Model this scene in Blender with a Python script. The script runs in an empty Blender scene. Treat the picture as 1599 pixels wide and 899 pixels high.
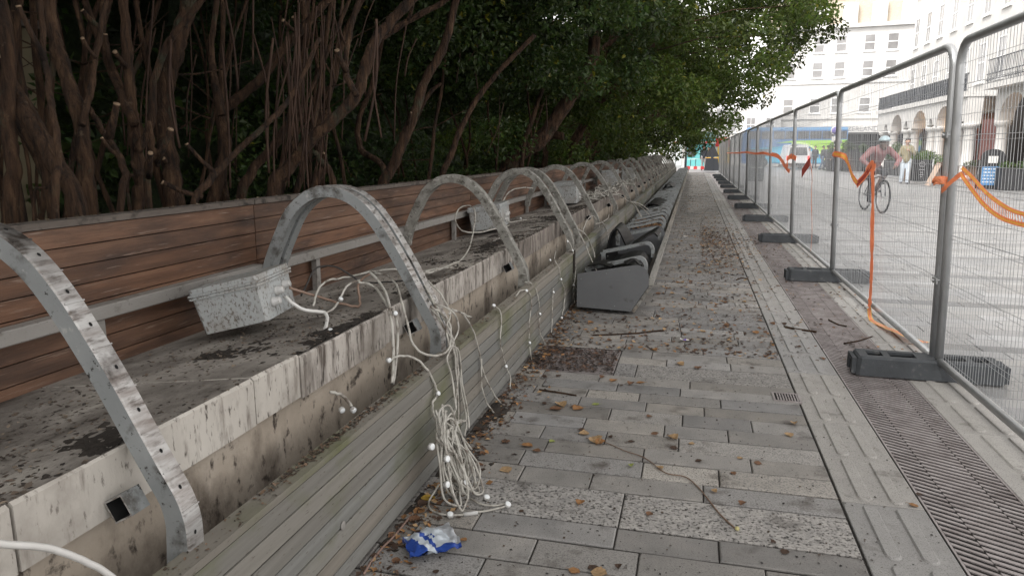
import bpy, bmesh, math, random
import numpy as np
from mathutils import Vector, Matrix, noise as mnoise

random.seed(7)
rng = np.random.default_rng(7)
R = math.radians
S = bpy.context.scene
C = S.collection

# ------------------------------------------------------------------ camera
EYE = Vector((0.0, 0.0, 1.40))
FPX = 1108.0                       # focal length in photo pixels (1599 wide)
PITCH, YAW = R(10.8568), R(14.2011)
cam = bpy.data.objects.new('camera', bpy.data.cameras.new('camera'))
C.objects.link(cam)
cam.location = EYE
cam.rotation_euler = (R(90) - PITCH, 0, YAW)
cam.data.sensor_width = 36
cam.data.lens = FPX / 1599 * 36
cam.data.clip_end = 900
cam.data.clip_start = 0.02
S.camera = cam

# ------------------------------------------------------------------ light: overcast daylight
SUN_EL, SUN_AZ = R(50), R(215)     # azimuth measured clockwise from +Y
w = bpy.data.worlds.new('World'); S.world = w; w.use_nodes = True
nt = w.node_tree; nt.nodes.clear()
out = nt.nodes.new('ShaderNodeOutputWorld'); bg = nt.nodes.new('ShaderNodeBackground')
sky = nt.nodes.new('ShaderNodeTexSky'); sky.sky_type = 'NISHITA'; sky.sun_disc = False
sky.sun_elevation = SUN_EL; sky.sun_rotation = SUN_AZ
sky.air_density = 1.0; sky.dust_density = 1.0; sky.ozone_density = 1.0
hs = nt.nodes.new('ShaderNodeHueSaturation'); hs.inputs['Saturation'].default_value = 0.03
warm = nt.nodes.new('ShaderNodeMix'); warm.data_type = 'RGBA'; warm.blend_type = 'MULTIPLY'; warm.inputs[0].default_value = 1; warm.inputs[7].default_value = (1.0, .968, .945, 1)
nt.links.new(sky.outputs[0], hs.inputs['Color']); nt.links.new(hs.outputs[0], warm.inputs[6]); nt.links.new(warm.outputs[2], bg.inputs['Color'])
nt.links.new(bg.outputs[0], out.inputs[0])
bg.inputs['Strength'].default_value = 0.15
sl = bpy.data.lights.new('sun', 'SUN'); sl.energy = 1.5; sl.angle = R(22); sl.color = (1.0, 0.965, 0.92)
so = bpy.data.objects.new('sun', sl); C.objects.link(so)
sd = Vector((math.sin(SUN_AZ) * math.cos(SUN_EL), math.cos(SUN_AZ) * math.cos(SUN_EL), math.sin(SUN_EL)))
so.rotation_euler = sd.to_track_quat('Z', 'Y').to_euler(); so.location = (0, -10, 30)
S.view_settings.view_transform = 'Standard'; S.view_settings.look = 'None'
S.view_settings.gamma = 1; S.view_settings.use_curve_mapping = False
S.view_settings.exposure = 1.55
S.render.engine = 'CYCLES'
S.cycles.use_denoising = True
S.cycles.max_bounces = 6; S.cycles.diffuse_bounces = 3; S.cycles.transparent_max_bounces = 8

# ------------------------------------------------------------------ measuring helper: photo pixel + a known plane -> a point in the place
_cr, _sr = math.cos(YAW), math.sin(YAW)
def _ray(px, py):
    a, b = px - 799.5, 449.5 - py
    y = FPX * math.cos(PITCH) + b * math.sin(PITCH)
    z = -FPX * math.sin(PITCH) + b * math.cos(PITCH)
    return Vector((_cr * a - _sr * y, _sr * a + _cr * y, z))
def onX(px, py, X):
    v = _ray(px, py); return EYE + v * (X / v.x)
def onY(px, py, Y):
    v = _ray(px, py); return EYE + v * (Y / v.y)
def onZ(px, py, Z=0.0):
    v = _ray(px, py); return EYE + v * ((Z - EYE.z) / v.z)

# ------------------------------------------------------------------ objects
OFF = {}
def thing(name, label, cat, loc=(0, 0, 0), group=None, kind=None):
    o = bpy.data.objects.new(name, None); C.objects.link(o)
    o.location = loc; o.empty_display_size = 0.1
    OFF[o.name] = Vector(loc)
    tag(o, label, cat, group, kind)
    return o
def tag(o, label=None, cat=None, group=None, kind=None):
    if label: o['label'] = label
    if cat: o['category'] = cat
    if group: o['group'] = group
    if kind: o['kind'] = kind
    return o
def copy_tree(o, loc=None, parent=None, rotz=None):
    c = o.copy(); C.objects.link(c)
    if parent is not None: c.parent = parent
    if loc is not None: c.location = loc; OFF[c.name] = Vector(loc)
    if rotz is not None: c.rotation_euler = (c.rotation_euler.x, c.rotation_euler.y, rotz)
    for ch in list(o.children): copy_tree(ch, None, c)
    return c

class MB:
    """collects shapes in world coordinates, then becomes ONE mesh object"""
    def __init__(s): s.v = []; s.f = []; s.m = []; s.c = []; s.sm = []
    def add(s, vs, fs, mi=0, col=None, smooth=False):
        n = len(s.v); s.v.extend([tuple(p) for p in vs])
        col = col or (1, 1, 1)
        s.c.extend([col] * len(vs))
        for f in fs: s.f.append(tuple(i + n for i in f)); s.m.append(mi); s.sm.append(smooth)
    def box(s, x0, x1, y0, y1, z0, z1, mi=0, col=None):
        s.add([(x0,y0,z0),(x1,y0,z0),(x1,y1,z0),(x0,y1,z0),(x0,y0,z1),(x1,y0,z1),(x1,y1,z1),(x0,y1,z1)],
              [(0,3,2,1),(4,5,6,7),(0,1,5,4),(1,2,6,5),(2,3,7,6),(3,0,4,7)], mi, col)
    def slab(s, x0, x1, y0, y1, z0, z1, b=0.004, mi=0, col=None, tilt=0.0):
        """box without a bottom, its top edges bevelled"""
        z = [z1 + (random.random() - .5) * tilt for _ in range(4)]
        s.add([(x0,y0,z0),(x1,y0,z0),(x1,y1,z0),(x0,y1,z0),
               (x0,y0,z[0]-b),(x1,y0,z[1]-b),(x1,y1,z[2]-b),(x0,y1,z[3]-b),
               (x0+b,y0+b,z[0]),(x1-b,y0+b,z[1]),(x1-b,y1-b,z[2]),(x0+b,y1-b,z[3])],
              [(0,1,5,4),(1,2,6,5),(2,3,7,6),(3,0,4,7),(4,5,9,8),(5,6,10,9),(6,7,11,10),(7,4,8,11),(8,9,10,11)], mi, col)
    def obox(s, c, ux, uy, uz, mi=0, col=None):
        c, ux, uy, uz = Vector(c), Vector(ux), Vector(uy), Vector(uz)
        vs = [c + ux*a + uy*b + uz*d for d in (-1,1) for a, b in ((-1,-1),(1,-1),(1,1),(-1,1))]
        s.add(vs, [(0,3,2,1),(4,5,6,7),(0,1,5,4),(1,2,6,5),(2,3,7,6),(3,0,4,7)], mi, col)
    def tube(s, pts, r, n=6, mi=0, col=None, cap=True, closed=False):
        pts = [Vector(p) for p in pts]; k = len(pts)
        rs = r if isinstance(r, (list, tuple)) else [r] * k
        t0 = (pts[1] - pts[0]).normalized()
        up = Vector((0,0,1)) if abs(t0.z) < .9 else Vector((1,0,0))
        nrm = (up - t0 * up.dot(t0)).normalized()
        vs = []
        for i, p in enumerate(pts):
            if closed: t = pts[(i+1) % k] - pts[i-1]
            else: t = pts[min(i+1, k-1)] - pts[max(i-1, 0)]
            t = t.normalized() if t.length > 1e-9 else t0
            q = nrm - t * nrm.dot(t)
            nrm = q.normalized() if q.length > 1e-6 else nrm
            b = t.cross(nrm)
            for j in range(n):
                a = 2 * math.pi * j / n
                vs.append(p + (nrm * math.cos(a) + b * math.sin(a)) * rs[i])
        fs = []
        for i in range(k if closed else k - 1):
            i2 = (i + 1) % k
            for j in range(n): fs.append((i*n+j, i*n+(j+1)%n, i2*n+(j+1)%n, i2*n+j))
        if cap and not closed:
            fs.append(tuple(range(n-1, -1, -1))); fs.append(tuple((k-1)*n + j for j in range(n)))
        s.add(vs, fs, mi, col, True)
    def lathe(s, base, prof, n=12, mi=0, col=None, axis='z'):
        vs = []
        for r, z in prof:
            for j in range(n):
                a = 2*math.pi*j/n; p = (r*math.cos(a), r*math.sin(a), z)
                if axis == 'x': p = (z, p[0], p[1])
                if axis == 'y': p = (p[0], z, p[1])
                vs.append(Vector(base) + Vector(p))
        fs = [(i*n+j, i*n+(j+1)%n, (i+1)*n+(j+1)%n, (i+1)*n+j) for i in range(len(prof)-1) for j in range(n)]
        fs.append(tuple(range(n-1,-1,-1))); fs.append(tuple((len(prof)-1)*n+j for j in range(n)))
        s.add(vs, fs, mi, col, True)
    def prism(s, poly, axis, a, b, mi=0, col=None):
        """polygon (2-D) pushed from a to b along an axis"""
        def P(q, t): return {'x': (t, q[0], q[1]), 'y': (q[0], t, q[1]), 'z': (q[0], q[1], t)}[axis]
        n = len(poly)
        vs = [P(q, a) for q in poly] + [P(q, b) for q in poly]
        fs = [tuple(range(n-1,-1,-1)), tuple(range(n, 2*n))] + [(i, (i+1)%n, n+(i+1)%n, n+i) for i in range(n)]
        s.add(vs, fs, mi, col)
    def build(s, name, mats, parent=None, origin=None):
        mats = mats if isinstance(mats, (list, tuple)) else [mats]
        if parent is not None: o0 = OFF.get(parent.name, Vector((0,0,0)))
        elif origin is not None: o0 = Vector(origin)
        else:
            a = np.array(s.v); o0 = Vector((float(a[:,0].mean()), float(a[:,1].mean()), float(a[:,2].min())))
        me = bpy.data.meshes.new(name)
        me.from_pydata([(p[0]-o0.x, p[1]-o0.y, p[2]-o0.z) for p in s.v], [], s.f)
        for m in mats: me.materials.append(m)
        me.polygons.foreach_set('material_index', s.m); me.polygons.foreach_set('use_smooth', s.sm)
        ca = me.color_attributes.new('Col', 'FLOAT_COLOR', 'POINT')
        ca.data.foreach_set('color', np.c_[np.array(s.c, dtype=np.float32).reshape(-1,3), np.ones(len(s.c), np.float32)].ravel())
        bm = bmesh.new(); bm.from_mesh(me); bmesh.ops.recalc_face_normals(bm, faces=bm.faces); bm.to_mesh(me); bm.free()
        o = bpy.data.objects.new(name, me); C.objects.link(o)
        if parent is not None: o.parent = parent; OFF[o.name] = o0
        else: o.location = o0; OFF[o.name] = o0
        return o

def spline(pts, n=8):
    """Catmull-Rom through points"""
    P = [Vector(p) for p in pts]; P = [P[0]*2 - P[1]] + P + [P[-1]*2 - P[-2]]
    out = []
    for i in range(1, len(P)-2):
        for j in range(n):
            t = j / n
            out.append(.5*((2*P[i]) + (P[i+1]-P[i-1])*t + (2*P[i-1]-5*P[i]+4*P[i+1]-P[i+2])*t*t + (3*P[i]-P[i-1]-3*P[i+1]+P[i+2])*t**3))
    out.append(P[-2]); return out

def nmesh(name, V, F, mats, cols=None, parent=None, mi=None, smooth=False, origin=None):
    """fast mesh from numpy arrays (world coordinates, quads or triangles)"""
    o0 = OFF.get(parent.name, Vector((0,0,0))) if parent is not None else Vector(origin or (0,0,0))
    me = bpy.data.meshes.new(name); k = F.shape[1]
    me.vertices.add(len(V)); me.vertices.foreach_set('co', (V - np.array(o0)).astype(np.float32).ravel())
    me.loops.add(F.size); me.loops.foreach_set('vertex_index', F.astype(np.int32).ravel())
    me.polygons.add(len(F)); me.polygons.foreach_set('loop_start', np.arange(0, F.size, k, dtype=np.int32))
    me.polygons.foreach_set('loop_total', np.full(len(F), k, np.int32))
    for m in (mats if isinstance(mats, (list, tuple)) else [mats]): me.materials.append(m)
    if mi is not None: me.polygons.foreach_set('material_index', mi.astype(np.int32))
    me.polygons.foreach_set('use_smooth', np.full(len(F), smooth))
    me.update(calc_edges=True)
    if cols is not None:
        ca = me.color_attributes.new('Col', 'FLOAT_COLOR', 'POINT')
        ca.data.foreach_set('color', np.c_[cols, np.ones(len(cols))].astype(np.float32).ravel())
    o = bpy.data.objects.new(name, me); C.objects.link(o)
    if parent is not None: o.parent = parent
    else: o.location = o0
    return o

# ------------------------------------------------------------------ materials
def mat(name, ramp, scale=5.0, stretch=(1,1,1), rough=.8, metal=0.0, bump=.2, bscale=60.0, detail=6.0,
        specks=(), attr=False, trans=0.0, spec=.4, emit=None, rvar=0.0, rot=None, bdist=.01, lo=.25, hi=.75):
    """procedural surface: noise ramp, optional vertex colour, dirt speckle layers (colour, threshold, scale, stretch, softness)"""
    m = bpy.data.materials.new(name); m.use_nodes = True
    nt = m.node_tree; N = nt.nodes; L = nt.links; N.clear()
    o = N.new('ShaderNodeOutputMaterial'); p = N.new('ShaderNodeBsdfPrincipled')
    tc = N.new('ShaderNodeTexCoord'); oi = N.new('ShaderNodeObjectInfo')
    mul = N.new('ShaderNodeMath'); mul.operation = 'MULTIPLY'; mul.inputs[1].default_value = 37.0
    L.new(oi.outputs['Random'], mul.inputs[0])
    addv = N.new('ShaderNodeVectorMath'); addv.operation = 'ADD'
    L.new(tc.outputs['Object'], addv.inputs[0]); L.new(mul.outputs[0], addv.inputs[1])
    def coords(st):
        mp = N.new('ShaderNodeMapping'); mp.inputs['Scale'].default_value = st
        if rot: mp.inputs['Rotation'].default_value = rot
        L.new(addv.outputs[0], mp.inputs['Vector']); return mp.outputs[0]
    def noise(sc, st, det=detail):
        n = N.new('ShaderNodeTexNoise'); n.inputs['Scale'].default_value = sc; n.inputs['Detail'].default_value = det
        n.inputs['Roughness'].default_value = .62
        L.new(coords(st), n.inputs['Vector']); return n.outputs['Fac']
    n1 = noise(scale, stretch)
    cr = N.new('ShaderNodeValToRGB'); L.new(n1, cr.inputs[0])
    k = len(ramp)
    els = cr.color_ramp.elements
    while len(els) < k: els.new(.5)
    for i, c in enumerate(ramp):
        els[i].position = lo + (hi-lo) * i / max(k-1, 1); els[i].color = (*c, 1)
    col = cr.outputs[0]
    if attr:
        at = N.new('ShaderNodeAttribute'); at.attribute_name = 'Col'
        mx = N.new('ShaderNodeMix'); mx.data_type = 'RGBA'; mx.blend_type = 'MULTIPLY'; mx.inputs[0].default_value = 1
        L.new(col, mx.inputs[6]); L.new(at.outputs['Color'], mx.inputs[7]); col = mx.outputs[2]
    for sp in specks:
        c2, th, sc, st, soft = sp
        nn = noise(sc, st, 8.0)
        mr = N.new('ShaderNodeMapRange'); mr.inputs['From Min'].default_value = th - soft; mr.inputs['From Max'].default_value = th + soft
        L.new(nn, mr.inputs['Value'])
        mx = N.new('ShaderNodeMix'); mx.data_type = 'RGBA'
        L.new(mr.outputs[0], mx.inputs[0]); L.new(col, mx.inputs[6]); mx.inputs[7].default_value = (*c2, 1); col = mx.outputs[2]
    L.new(col, p.inputs['Base Color'])
    p.inputs['Roughness'].default_value = rough; p.inputs['Metallic'].default_value = metal
    p.inputs['Specular IOR Level'].default_value = spec
    if rvar:
        mr = N.new('ShaderNodeMapRange'); mr.inputs['To Min'].default_value = max(rough-rvar, .05); mr.inputs['To Max'].default_value = min(rough+rvar, 1)
        mr.inputs['From Min'].default_value = .3; mr.inputs['From Max'].default_value = .7
        L.new(n1, mr.inputs['Value']); L.new(mr.outputs[0], p.inputs['Roughness'])
    if bump:
        b = N.new('ShaderNodeBump'); b.inputs['Strength'].default_value = bump; b.inputs['Distance'].default_value = bdist
        L.new(noise(bscale, stretch), b.inputs['Height']); L.new(b.outputs[0], p.inputs['Normal'])
    sh = p.outputs[0]
    if trans:
        t = N.new('ShaderNodeBsdfTranslucent'); L.new(col, t.inputs['Color'])
        ms = N.new('ShaderNodeMixShader'); ms.inputs[0].default_value = trans
        L.new(sh, ms.inputs[1]); L.new(t.outputs[0], ms.inputs[2]); sh = ms.outputs[0]
    if emit:
        p.inputs['Emission Color'].default_value = (*emit[0], 1); p.inputs['Emission Strength'].default_value = emit[1]
    L.new(sh, o.inputs['Surface'])
    return m

A1 = (1, 1, 1)
DIRT = (.022, .018, .015)
M = {}
M['sett'] = mat('grey_stone_setts', [(.185,.182,.178),(.245,.24,.234),(.31,.30,.288)], 7, rough=.62, bump=.35, bscale=130, attr=True, rvar=.12,
                specks=[((.09,.085,.08), .60, 230, A1, .07), ((.055,.045,.038), .66, 5, A1, .09), ((.05,.042,.035), .70, 28, A1, .03)], bdist=.004)
M['rough_stone'] = mat('bush_hammered_stone', [(.18,.18,.18),(.27,.265,.26),(.36,.35,.34)], 30, rough=.75, bump=.9, bscale=55, attr=True, bdist=.012,
                specks=[((.05,.046,.042), .57, 75, A1, .06), ((.05,.042,.036), .66, 4, A1, .08)])
M['pale_sett'] = mat('pale_speckled_sett', [(.265,.258,.247),(.34,.33,.317)], 8, rough=.7, bump=.5, bscale=150, attr=True, bdist=.004,
                specks=[((.15,.145,.14), .55, 150, A1, .06), ((.07,.058,.048), .65, 6, A1, .09), ((.05,.042,.035), .70, 30, A1, .03)])
M['granite'] = mat('pale_granite_kerb_stone', [(.27,.265,.258),(.34,.335,.325)], 9, rough=.65, bump=.3, bscale=160, attr=True, bdist=.003,
                specks=[((.14,.135,.13), .58, 260, A1, .05), ((.085,.075,.065), .68, 6, A1, .08), ((.05,.042,.035), .73, 33, A1, .02)])
M['joint'] = mat('sandy_joint_with_shade', [(.012,.0105,.009),(.032,.028,.024)], 20, rough=.95, bump=.6, bscale=120)  # dark joint soil, its colour deepened to include the shade in the gaps
M['plaza'] = mat('damp_grey_plaza_setts', [(.205,.208,.213),(.26,.262,.266),(.315,.316,.318)], 4, rough=.45, bump=.2, bscale=100, attr=True, rvar=.18,
                specks=[((.12,.12,.12), .64, 160, A1, .06)], bdist=.004)
M['iron'] = mat('rusty_cast_iron', [(.17,.145,.14),(.30,.27,.265),(.40,.37,.365)], 9, rough=.45, metal=.3, bump=.2, bscale=80)
M['drain_dark'] = mat('drain_channel_dark', [(.008,.007,.007),(.02,.017,.015)], 9, rough=.95)
M['soil'] = mat('dark_leaf_mould_soil', [(.018,.015,.013),(.05,.041,.033)], 12, rough=1, bump=.9, bscale=40)
M['hardwood'] = mat('red_brown_hardwood', [(.064,.033,.020),(.134,.070,.042),(.208,.117,.073)], 3.2, stretch=(5,.45,9), rough=.68, bump=.35, bscale=16, attr=True,
                specks=[((.045,.027,.020), .57, 2.2, (1.5,.8,4), .12), ((.26,.19,.15), .66, 9, (6,.6,14), .06)], bdist=.006)
M['woodgrey'] = mat('silvered_wood_top', [(.07,.058,.050),(.155,.132,.113)], 6, stretch=(5,.5,5), rough=.85, bump=.4, bscale=20,
                specks=[(DIRT, .60, 16, A1, .08)])
M['cladding'] = mat('grey_green_weathered_cladding', [(.15,.144,.128),(.19,.183,.165),(.235,.228,.207)], 2.6, stretch=(6,.32,14), rough=.8, bump=.25, bscale=15, attr=True,
                specks=[((.105,.115,.045), .60, 1.5, (1,.8,1.4), .10), ((.085,.078,.06), .70, 10, (4,.8,8), .05), ((.08,.068,.05), .66, 40, (2,.6,3), .04)], bdist=.005)
M['render_wall'] = mat('cream_render', [(.26,.222,.178),(.35,.302,.245),(.43,.38,.32)], 3.5, rough=.9, bump=.5, bscale=60,
                specks=[((.10,.078,.06), .60, 4, (1,1,.6), .09), ((.05,.038,.03), .62, 24, (1,1,.6), .05), ((.05,.038,.03), .66, 7, (1,1,1.3), .03)], bdist=.006)
M['coping'] = mat('pale_stone_coping_streaked', [(.37,.345,.31),(.48,.45,.405),(.56,.53,.48)], 4, stretch=(1,1,.5), rough=.85, bump=.4, bscale=70,
                specks=[((.16,.135,.115), .62, 22, (1,1,.22), .09), ((.08,.066,.055), .63, 60, (1,1,.35), .05), ((.2,.175,.15), .62, 3.0, A1, .12)], bdist=.005)
M['coping_streaked'] = mat('stone_coping_heavily_streaked', [(.28,.255,.228),(.39,.36,.325),(.48,.445,.405)], 4, stretch=(1,1,.5), rough=.88, bump=.4, bscale=70,
                specks=[((.085,.068,.056), .565, 20, (1,1,.16), .09), ((.05,.041,.034), .60, 55, (1,1,.25), .05), ((.13,.11,.09), .60, 3.0, A1, .12)], bdist=.005)
M['coping_grimy'] = mat('stone_coping_grimy', [(.15,.128,.112),(.235,.205,.18),(.32,.285,.25)], 4, stretch=(1,1,.5), rough=.9, bump=.4, bscale=70,
                specks=[((.055,.044,.036), .555, 20, (1,1,.16), .09), ((.04,.033,.028), .60, 55, (1,1,.25), .05)], bdist=.005)
M['coping_top'] = mat('coping_top_blackened', [(.20,.18,.16),(.31,.285,.255),(.47,.44,.39)], 3.0, stretch=(1.4,.7,1), rough=.92, bump=.6, bscale=55,
                specks=[((.075,.062,.052), .565, 3.6, (1.3,.7,1), .13), ((.07,.058,.048), .64, 40, A1, .06)], bdist=.008)
M['steel_side'] = mat('grey_painted_steel', [(.225,.24,.242),(.31,.325,.325)], 6, rough=.5, metal=.25, bump=.12, bscale=60,
                specks=[((.09,.085,.078), .59, 9, A1, .06), (DIRT, .635, 55, A1, .03), ((.40,.40,.39), .67, 30, A1, .04)])
M['steel_face'] = mat('bare_steel_face_streaked', [(.31,.305,.298),(.43,.425,.415),(.54,.53,.52)], 8, stretch=(1,.3,1), rough=.40, metal=.45, bump=.15, bscale=50,
                specks=[((.19,.165,.15), .54, 18, (1,.3,2.2), .13), ((.095,.08,.07), .60, 42, (1,.4,1.8), .09), ((.05,.04,.034), .63, 5, A1, .06)])
M['steel_dirty'] = mat('mossy_dull_steel', [(.15,.146,.132),(.24,.235,.213),(.32,.31,.285)], 8, rough=.68, metal=.1, bump=.3, bscale=50,
                specks=[((.085,.078,.064), .58, 18, A1, .09), ((.04,.034,.028), .63, 60, A1, .05), ((.42,.41,.385), .63, 26, (1,.6,1.6), .04)])
M['rail'] = mat('grey_painted_rail', [(.20,.19,.175),(.285,.272,.255)], 5, stretch=(1,.4,1), rough=.65, metal=.1, bump=.15, bscale=60,
                specks=[((.10,.088,.075), .63, 12, A1, .06), (DIRT, .66, 60, A1, .03)])
M['hole'] = mat('dark_hole', [(.006,.006,.006),(.012,.012,.012)], 5, rough=1, bump=0)
M['box_plastic'] = mat('dirty_grey_plastic_enclosure', [(.34,.36,.362),(.44,.458,.455)], 5, rough=.55, bump=.1, bscale=40,
                specks=[((.24,.215,.185), .58, 5, A1, .14), ((.15,.13,.11), .58, 85, (1,1,.7), .06), ((.09,.078,.064), .65, 38, (1,1,.5), .04)])
M['cable'] = mat('off_white_cable', [(.34,.325,.285),(.55,.535,.49)], 9, rough=.55, bump=.1, specks=[((.13,.105,.085), .58, 16, A1, .08)])
M['cable_clean'] = mat('white_conduit', [(.62,.61,.58),(.72,.71,.69)], 14, rough=.4, bump=.05, specks=[((.2,.17,.14), .66, 20, A1, .05)])
M['cable_black'] = mat('black_cable', [(.02,.018,.017),(.05,.046,.042)], 12, rough=.5, bump=.05)
M['cable_brown'] = mat('stained_brown_cable', [(.17,.11,.08),(.30,.21,.16)], 12, rough=.6, bump=.05)
M['puck'] = mat('lamp_white_plastic', [(.40,.40,.385),(.56,.555,.54)], 18, rough=.3, bump=0, specks=[((.18,.15,.12), .63, 40, A1, .05)])
M['puck_lens'] = mat('lamp_lens', [(.60,.63,.64),(.80,.82,.82)], 10, rough=.15, bump=0, spec=.7)
M['bark'] = mat('brown_bark', [(.013,.0065,.0035),(.043,.022,.0115),(.075,.040,.021),(.125,.072,.040)], 12, stretch=(2.2,2.2,.3), rough=.95, bump=1.0, bscale=30, bdist=.05, lo=.34, hi=.68,
                specks=[((.014,.009,.006), .62, 24, (1.4,1.4,.25), .07), ((.15,.105,.07), .68, 12, A1, .05), ((.06,.065,.04), .66, 5, A1, .06)])
M['cutwood'] = mat('pale_cut_wood', [(.16,.11,.07),(.26,.18,.115)], 20, rough=.8)
M['leaf'] = mat('green_leaves', [(.028,.050,.014),(.043,.072,.019),(.06,.098,.026)], 3, rough=.42, bump=0, attr=True, trans=.4, spec=.35)
M['dead_leaf'] = mat('dry_leaves', [(.8,.8,.8),(1,1,1)], 40, rough=.75, bump=.3, bscale=90, attr=True)
M['galv'] = mat('galvanised_tube', [(.38,.39,.395),(.52,.53,.535)], 14, stretch=(1,1,.4), rough=.38, metal=.55, bump=.05, rvar=.1)
M['wire'] = mat('galvanised_wire', [(.36,.37,.38),(.46,.47,.48)], 30, rough=.45, metal=.5, bump=0)
M['rubber'] = mat('dusty_black_rubber_block', [(.035,.039,.043),(.062,.068,.074)], 7, rough=.75, bump=.3, bscale=90, specks=[((.11,.112,.11), .66, 14, A1, .06)])
M['tape_orange'] = mat('orange_barrier_tape', [(.90,.36,.18),(.93,.44,.24)], 20, rough=.35, bump=.15, bscale=60, trans=.45)
M['tape_yellow'] = mat('yellow_tape_edge', [(.88,.56,.12),(.92,.66,.2)], 20, rough=.35, bump=.15, bscale=60, trans=.45)
M['tape_red'] = mat('red_tape', [(.42,.05,.035),(.55,.08,.05)], 20, rough=.4, bump=.1, trans=.15)
M['trough_plate'] = mat('dark_grey_steel_plate', [(.115,.119,.124),(.14,.144,.149)], 5, rough=.5, metal=.2, bump=.05, specks=[((.06,.056,.052), .72, 9, A1, .08)])
M['black_plastic'] = mat('black_glossy_plastic', [(.006,.006,.0065),(.012,.0115,.0115)], 8, rough=.5, spec=.2, bump=.15, bscale=30, specks=[((.04,.035,.03), .68, 18, A1, .06)])
# ================================================================== THE SETTING
def stone_col(lo=.74, hi=1.12, warm=.06):
    b = random.uniform(lo, hi); k = random.random()
    if k < .13: b *= 1.18
    t = random.uniform(-warm*.15, warm)
    return (b*(1+t), b*(1+t*.25), b*(1-t))
# base ground to the horizon
m = MB(); m.box(-400, 400, -120, 500, -.6, -.030)
tag(m.build('ground', mat('asphalt_beyond', [(.05,.05,.05),(.085,.083,.08)], 2, rough=.9, bump=.4, bscale=60)), kind='structure')
# soil bed under the trees
m = MB()
nx, ny = 46, 110
gx, gy = np.meshgrid(np.linspace(-16, -2.12, nx), np.linspace(-8, 60, ny), indexing='ij')
gz = np.array([[.30 + .12*mnoise.noise((x*.5, y*.5, 0)) + .05*mnoise.noise((x*2, y*2, 3)) for y in gy[0]] for x in gx[:,0]])
V = np.c_[gx.ravel(), gy.ravel(), gz.ravel()]
idx = np.arange(nx*ny).reshape(nx, ny)
F = np.stack([idx[:-1,:-1], idx[1:,:-1], idx[1:,1:], idx[:-1,1:]], -1).reshape(-1, 4)
tag(nmesh('planting_bed_soil', V, F, M['soil'], smooth=True), kind='structure')
# path of setts
PX0, PX1 = -1.16, .640
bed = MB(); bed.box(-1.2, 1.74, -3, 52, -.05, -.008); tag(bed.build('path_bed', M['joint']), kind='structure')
pv = MB()
bands = [2.49]
while bands[-1] < 48: bands.append(bands[-1] + random.uniform(1.75, 2.05) + .02)
bands[1] = 4.34
bands = [.55] + bands
y = -2.5; bi = 0
MAN = (onZ(842, 618), onZ(968, 580))   # manhole cover recess
mx0, mx1, my0, my1 = -1.0, -.44, 4.38, 4.95
def skip(x0, x1, y0, y1): return x1 > mx0 and x0 < mx1 and y1 > my0 and y0 < my1
while y < 50.5:
    band = bi < len(bands) and y + .09 > bands[bi]
    d = .285 if band else random.uniform(.145, .175)
    if band: bi += 1
    x = PX0 - random.uniform(0, .4)
    while x < PX1:
        l = random.uniform(.75, 1.1) if band else random.uniform(.30, .56)
        x1 = x + l
        if PX1 - x1 < .16: x1 = PX1
        xa, xb = max(x, PX0), x1
        if y > 28: xb = x1
        if xb > xa + .03:
            g = .0048
            segs = [(xa, xb)]
            if skip(xa, xb, y, y+d): segs = [(a, b) for a, b in ((xa, mx0), (mx1, xb)) if b - a > .05]
            for a, b in segs:
                c = stone_col(.85, 1.1, .05) if band else stone_col()
                pv.slab(a+.0026, b-.0026, y+g+.0012, y+d-g-.0012, -.02, random.uniform(-.0015, .0025), .004, 1 if band else (2 if random.random() < .24 else 0), c, .003)
        x = x1
    y += d
tag(pv.build('path', [M['sett'], M['rough_stone'], M['pale_sett']]), kind='structure')
# corduroy guide strips either side of the slot drain
def strip(x0, x1, ribs, name):
    s = MB(); y = -2.4
    while y < 50:
        l = random.uniform(.86, .93); c = stone_col(.9, 1.06, .035)
        s.slab(x0+.003, x1-.003, y+.003, y+l-.003, -.02, .0, .003, 0, c)
        for k in range(2):
            ya = y + .018 + k*l/2; yb = ya + l/2 - .036
            for (ra, rb) in ribs:
                n = 6; hw = (rb-ra)/2; cx = (ra+rb)/2
                poly = [(cx + hw*math.cos(math.pi*i/n), yb - hw + hw*math.sin(math.pi*i/n)) for i in range(n+1)]
                poly += [(cx + hw*math.cos(math.pi + math.pi*i/n), ya + hw + hw*math.sin(math.pi + math.pi*i/n)) for i in range(n+1)]
                inn = [(cx + (p[0]-cx)*.8, (ya+yb)/2 + (p[1]-(ya+yb)/2)*.975) for p in poly]
                nn = len(poly)
                vs = [(p[0], p[1], .0005) for p in poly] + [(p[0], p[1], .0075) for p in inn]
                s.add(vs, [(i, (i+1) % nn, nn+(i+1) % nn, nn+i) for i in range(nn)] + [tuple(range(nn, 2*nn))], 0, tuple(v*1.06 for v in c))
        y += l
    tag(s.build(name, M['granite']), kind='structure')
strip(.645, .958, [(.715,.772),(.836,.893)], 'guide_paving')
strip(1.362, 1.70, [(1.452,1.509),(1.573,1.630)], 'guide_paving_outer')
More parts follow.
